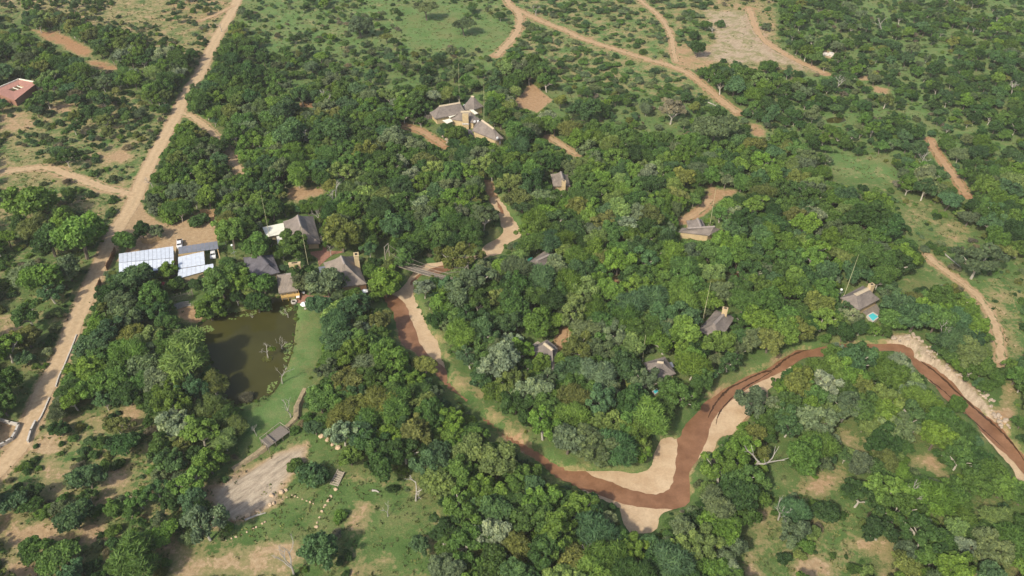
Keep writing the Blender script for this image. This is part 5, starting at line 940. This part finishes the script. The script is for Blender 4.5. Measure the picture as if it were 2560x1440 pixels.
# everything smaller or farther: one mass each, scattered copies of the same plants
def scatter(name, ids, label, cat):
    X = np.array([PL[i][0] for i in ids]); Y = np.array([PL[i][1] for i in ids]); G = relief(X, Y) - .05; n = len(ids)
    me = bpy.data.meshes.new(name); me.vertices.add(n); me.vertices.foreach_set('co', np.stack([X, Y, G], 1).ravel().astype(np.float32)); keys = sorted(set((PL[i][3], PL[i][4]) for i in ids)); kid = {k: j for j, k in enumerate(keys)}
    me.attributes.new('kind_id', 'INT', 'POINT').data.foreach_set('value', np.array([kid[(PL[i][3], PL[i][4])] for i in ids], np.int32)); rr = np.array([PL[i][2] for i in ids])
    me.attributes.new('size3', 'FLOAT_VECTOR', 'POINT').data.foreach_set('vector', np.stack([rr, rr * rng.uniform(.9, 1.1, n), rr * rng.uniform(.88, 1.14, n)], 1).ravel().astype(np.float32)); me.attributes.new('turn', 'FLOAT_VECTOR', 'POINT').data.foreach_set('vector', np.stack([rng.normal(0, .04, n), rng.normal(0, .04, n), rng.uniform(0, 6.28, n)], 1).ravel().astype(np.float32))
    me.attributes.new('tint', 'FLOAT_COLOR', 'POINT').data.foreach_set('color', np.array([(*PL[i][6], 1) for i in ids], np.float32).ravel()); me.update(); me.materials.append(M['leaf'])
    o = bpy.data.objects.new(name, me); COL.objects.link(o); tag(o, label, cat, None, 'stuff')
    g = bpy.data.node_groups.new(name, 'GeometryNodeTree'); g.interface.new_socket('Geometry', in_out='INPUT', socket_type='NodeSocketGeometry'); g.interface.new_socket('Geometry', in_out='OUTPUT', socket_type='NodeSocketGeometry')
    N = g.nodes; Lk = g.links; gi = N.new('NodeGroupInput'); go = N.new('NodeGroupOutput'); jn = N.new('GeometryNodeJoinGeometry')
    def na(nm, t):
        a = N.new('GeometryNodeInputNamedAttribute'); a.data_type = t; a.inputs['Name'].default_value = nm; return a.outputs['Attribute']
    kd, s3, tn = na('kind_id', 'INT'), na('size3', 'FLOAT_VECTOR'), na('turn', 'FLOAT_VECTOR')
    for k, j in kid.items():
        jj = N.new('GeometryNodeJoinGeometry')
        for pn in ('crown', 'trunk'):
            oi = N.new('GeometryNodeObjectInfo'); oi.transform_space = 'ORIGINAL'; oi.inputs['Object'].default_value = TOBJ[(k[0], k[1], pn)]; Lk.new(oi.outputs['Geometry'], jj.inputs[0])
        cmp_ = N.new('FunctionNodeCompare'); cmp_.data_type = 'INT'; cmp_.operation = 'EQUAL'; Lk.new(kd, [s for s in cmp_.inputs if s.name == 'A' and s.type == 'INT'][0]); [s for s in cmp_.inputs if s.name == 'B' and s.type == 'INT'][0].default_value = j
        ip = N.new('GeometryNodeInstanceOnPoints'); Lk.new(gi.outputs[0], ip.inputs['Points']); Lk.new(cmp_.outputs[0], ip.inputs['Selection']); Lk.new(jj.outputs[0], ip.inputs['Instance']); Lk.new(tn, ip.inputs['Rotation']); Lk.new(s3, ip.inputs['Scale']); Lk.new(ip.outputs[0], jn.inputs[0])
    Lk.new(jn.outputs[0], go.inputs[0]); md = o.modifiers.new('plants', 'NODES'); md.node_group = g; return o
rest = [i for i in rest if (PL[i][3], PL[i][4], 'crown') in TOBJ]
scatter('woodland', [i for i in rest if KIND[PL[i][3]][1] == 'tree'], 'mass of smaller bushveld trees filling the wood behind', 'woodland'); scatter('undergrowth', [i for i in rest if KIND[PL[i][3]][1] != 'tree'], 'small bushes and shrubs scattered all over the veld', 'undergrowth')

# dead trees, fallen logs
DT = [(705,868,'in the pond beside the lawn',4.6),(706,958,'on the pond bank by the lawn',5.2),(727,1043,'beside the dam wall',4.8),(642,1090,'stub beside the viewing deck',2.6),(560,1020,'on the shaded pond inlet',4),(722,790,'at the pond edge below the balcony',3.6),(628,792,'in the reeds at the head of the pond',2.2),(1040,1252,'on the grass below the river wood',6.5),(970,1292,'on the bare slope above the hollow',3.2),(1882,1178,'on the bank beside the sharp bend',9.5),(735,1442,'on the dry grass slope',7.5),(2305,438,'beside the sunken red track',8),(815,285,'beside the wood of the hilltop lodge',9),(762,372,'in the wood below the hilltop lodge',7),(842,520,'behind the thatched lounge',8),(800,560,'against the wall of the lounge',5),(805,615,'in the brick court',4),(828,640,'at the edge of the brick court',3.5),(555,80,'beside the upper dirt road',5),(462,158,'beside the lane of the road fork',3),(2010,530,'in the wood above the pool cabin',7),(2200,90,'in the wood beyond the wash',8),(2265,1270,'in the dense corner wood',7),(925,905,'in the wood beside the first river bend',5),(1500,900,'',0),(385,470,'at the bend of the dirt road',5),(1470,1400,'in the wood beneath the sharp bend',6),(2420,690,'',0),(1770,970,'behind the riverside cabin',0),(2530,1000,'',0),(2200,1440,'',0),(1945,1300,'beside the sandy footpath',6),(2340,860,'in the wood beside the eroded bank',7),(300,1010,'',0),(160,990,'',0),(2090,230,'in the thicket beside the red track',7),(2530,240,'in the dark far wood',7),(1780,90,'at the edge of the sandy wash',5),(1340,40,'beside the forked red track',6)]
for i, (u, v, w_, h) in enumerate(DT):
    if not h: continue
    p = at(u, v); gz = float(ground_z([p.x], [p.y])[0]); root = empty('dead_tree', (p.x, p.y, max(gz, -1.3)), 'bare bleached dead tree ' + w_, 'dead tree', rz=random.uniform(0, 6.28)); root.scale = (h, h, h)
    b = bpy.data.objects.new('branches', DEAD[i % len(DEAD)]); COL.objects.link(b); b.parent = root
def islet():
    p = at(668, 898, -.6); root = empty('pond_islet', (p.x, p.y, -.6), 'tiny grassy islet with a leaning half-dead tree in the pond', 'islet'); m = MB(); n = 14
    V = [(p.x, p.y, -.25)] + [(p.x + (1.45 + random.uniform(-.2, .2)) * math.cos(6.283 * k / n), p.y + (1.1 + random.uniform(-.2, .2)) * math.sin(6.283 * k / n), -.75) for k in range(n)]; m.add(V, [(0, k + 1, (k + 1) % n + 1) for k in range(n)]); m.build('mound', M['lily'], root)
    n = 500; a = rng.uniform(0, 6.28, n); q = np.sqrt(rng.random(n)); P_ = np.stack([q * np.cos(a) * 1.45, q * np.sin(a) * 1.1, .1 + .35 * rng.random(n) * (1 - q * .5)], 1); g = bpy.data.objects.new('grass', leaf_mesh('grass', P_, rng.normal(size=(n, 3)), np.full(n, .3), np.full(n, .07), rng.random(n), np.array([[0, 0, 1.0]]) + rng.normal(size=(n, 3)) * .4)); COL.objects.link(g); g.parent = root; g['tint'] = (.2, .22, .07); g['kind'] = 'stuff'
    b = bpy.data.objects.new('trunk', DEAD[7]); COL.objects.link(b); b.parent = root; b.location = (.3, .2, .2); b.scale = (4.4, 4.4, 4.4)
    n = 380; d = unit(n); P_ = d * np.array([1.2, .9, .35]) * rng.random((n, 1)) ** .4 + np.array([1.7, .8, 3.2]); g = bpy.data.objects.new('crown', leaf_mesh('crown', P_, d + rng.normal(size=(n, 3)) * .5, np.full(n, .22), np.full(n, .14), rng.random(n))); COL.objects.link(g); g.parent = root; g['tint'] = (.13, .2, .03)
islet()
for lab, pts in (('pale fallen log on the grass beside the log steps', (930,1226,948,1231)), ('long bleached fallen trunk beside the bare grazing strip', (2333,614,2402,668)), ('grey fallen trunk with branches at the foot of the rock slab', (612,1300,664,1282)), ('pale fallen pole beside the straight red track', (1770,256,1792,266)), ('pale fallen branch near the sandy footpath', (2290,1318,2340,1312))):
    a, b = at(pts[0], pts[1], .25), at(pts[2], pts[3], .25); o = MB().path([a, a.lerp(b, .5) + Vector((.1, .2, .05)), b], .28, .12, 7); d = b - a
    for t in (.3, .55, .8): q = a.lerp(b, t); o.path([q, q + Vector((random.uniform(-.7, .7), random.uniform(-.3, 1.0), .4)) * min(1.5, d.length * .2)], .1, .04, 5)
    tag(o.build('fallen_log', 'deadwood', origin=a), lab, 'log')
# lily pads
for lab, px, n in (('lily pads floating along the lawn side of the pond', pairs(712,858,732,852,728,885,716,906,708,900), 70), ('lily pads floating below the yellow balcony', pairs(698,768,722,762,730,772,712,790,700,782), 60), ('lily pads floating off the stick palisade yard', pairs(498,818,532,812,536,826,510,834), 60), ('lily pads floating at the reedy head of the pond', pairs(570,795,640,775,640,785,580,800), 40), ('lily pads floating at the foot of the pond', pairs(668,960,694,952,684,976,668,985), 35)):
    P_ = world(px, -.58); m = MB(); k = 0; c = P_.mean(0)
    while k < n:
        x, y = rng.uniform(P_[:, 0].min(), P_[:, 0].max()), rng.uniform(P_[:, 1].min(), P_[:, 1].max())
        if not inside(P_, np.array([x]), np.array([y]))[0]: continue
        r = rng.uniform(.14, .34); zq = -.585 + .0005 * k; m.add([(x + r * math.cos(a), y + r * .9 * math.sin(a), zq) for a in [6.283 * j / 8 for j in range(8)]], [tuple(range(8))]); k += 1
    tag(m.build('lily_pads', 'lily', origin=(c[0], c[1], -.6)), lab, 'lily pads', None, 'stuff')
# grass tufts over the open ground
def tufts():
    n = 26000; y = rng.uniform(80, 470, n); half = .68 * (y * CP + CAM_H * SP); x = rng.uniform(-1, 1, n) * half; u, v, s = proj(x, y, 0); i = np.clip(((v + 190) / 20).astype(int), 0, ZI.shape[0] - 1); j = np.clip(((u + 310) / 20).astype(int), 0, ZI.shape[1] - 1); td = np.array([z_[1] for z_ in ZONES])[ZI[i, j]]
    ok = (rng.random(n) < np.where(td > .9, .25, .9)) & (river_sd(x, y) < -1.5) & (pond_sd(x, y) < -.3) & (sdf(LAWNW, x, y) < 0)
    for nm, hw, p, t in ROADW: ok &= linedist(p, x, y) > hw + .3
    for f in FOOTN: ok &= sdf(f, x, y) < -.3
    for p, t, ba, k in OPEN:
        if ba >= .7: ok &= (sdf(world(p), x, y) < 0) | (rng.random(n) < .08)
    x, y = x[ok], y[ok]; g = relief(x, y); k = 6; n = len(x); off = rng.normal(size=(n, k, 2)) * .35; P_ = np.stack([x[:, None] + off[..., 0], y[:, None] + off[..., 1], np.repeat(g[:, None], k, 1) + .15], -1).reshape(-1, 3); m = len(P_)
    me = leaf_mesh('grass_tufts', P_, rng.normal(size=(m, 3)) * np.array([1, 1, .6]) + np.array([0, 0, .7]), rng.uniform(.16, .42, m), rng.uniform(.1, .24, m), np.clip(np.repeat(rng.normal(.5, .22, n), k) + rng.normal(0, .12, m), 0, 1.2)); o = bpy.data.objects.new('grass_tufts', me); COL.objects.link(o); o['tint'] = (.135, .16, .06); tag(o, 'tufts of grass and herbs over the open ground', 'grass', None, 'stuff')
tufts()
print('plants', len(PL), 'hand', NHAND, 'trees', NTREE, 'solo', len(solo), 'rest', len(rest))

hz = MB().box((0, 1500, 74.5), (9000, 9000, 157)).build('haze', 'white', origin=(0, 1500, 74.5)); hz['kind'] = 'stuff'
hm = bpy.data.materials.new('haze'); hm.use_nodes = True; hn = hm.node_tree; hn.nodes.remove(hn.nodes['Principled BSDF']); pv = hn.nodes.new('ShaderNodeVolumePrincipled'); pv.inputs['Color'].default_value = (.9, .89, .84, 1); pv.inputs['Density'].default_value = .00012; pv.inputs['Anisotropy'].default_value = 0
hn.links.new(pv.outputs[0], hn.nodes['Material Output'].inputs['Volume']); hz.data.materials.clear(); hz.data.materials.append(hm)
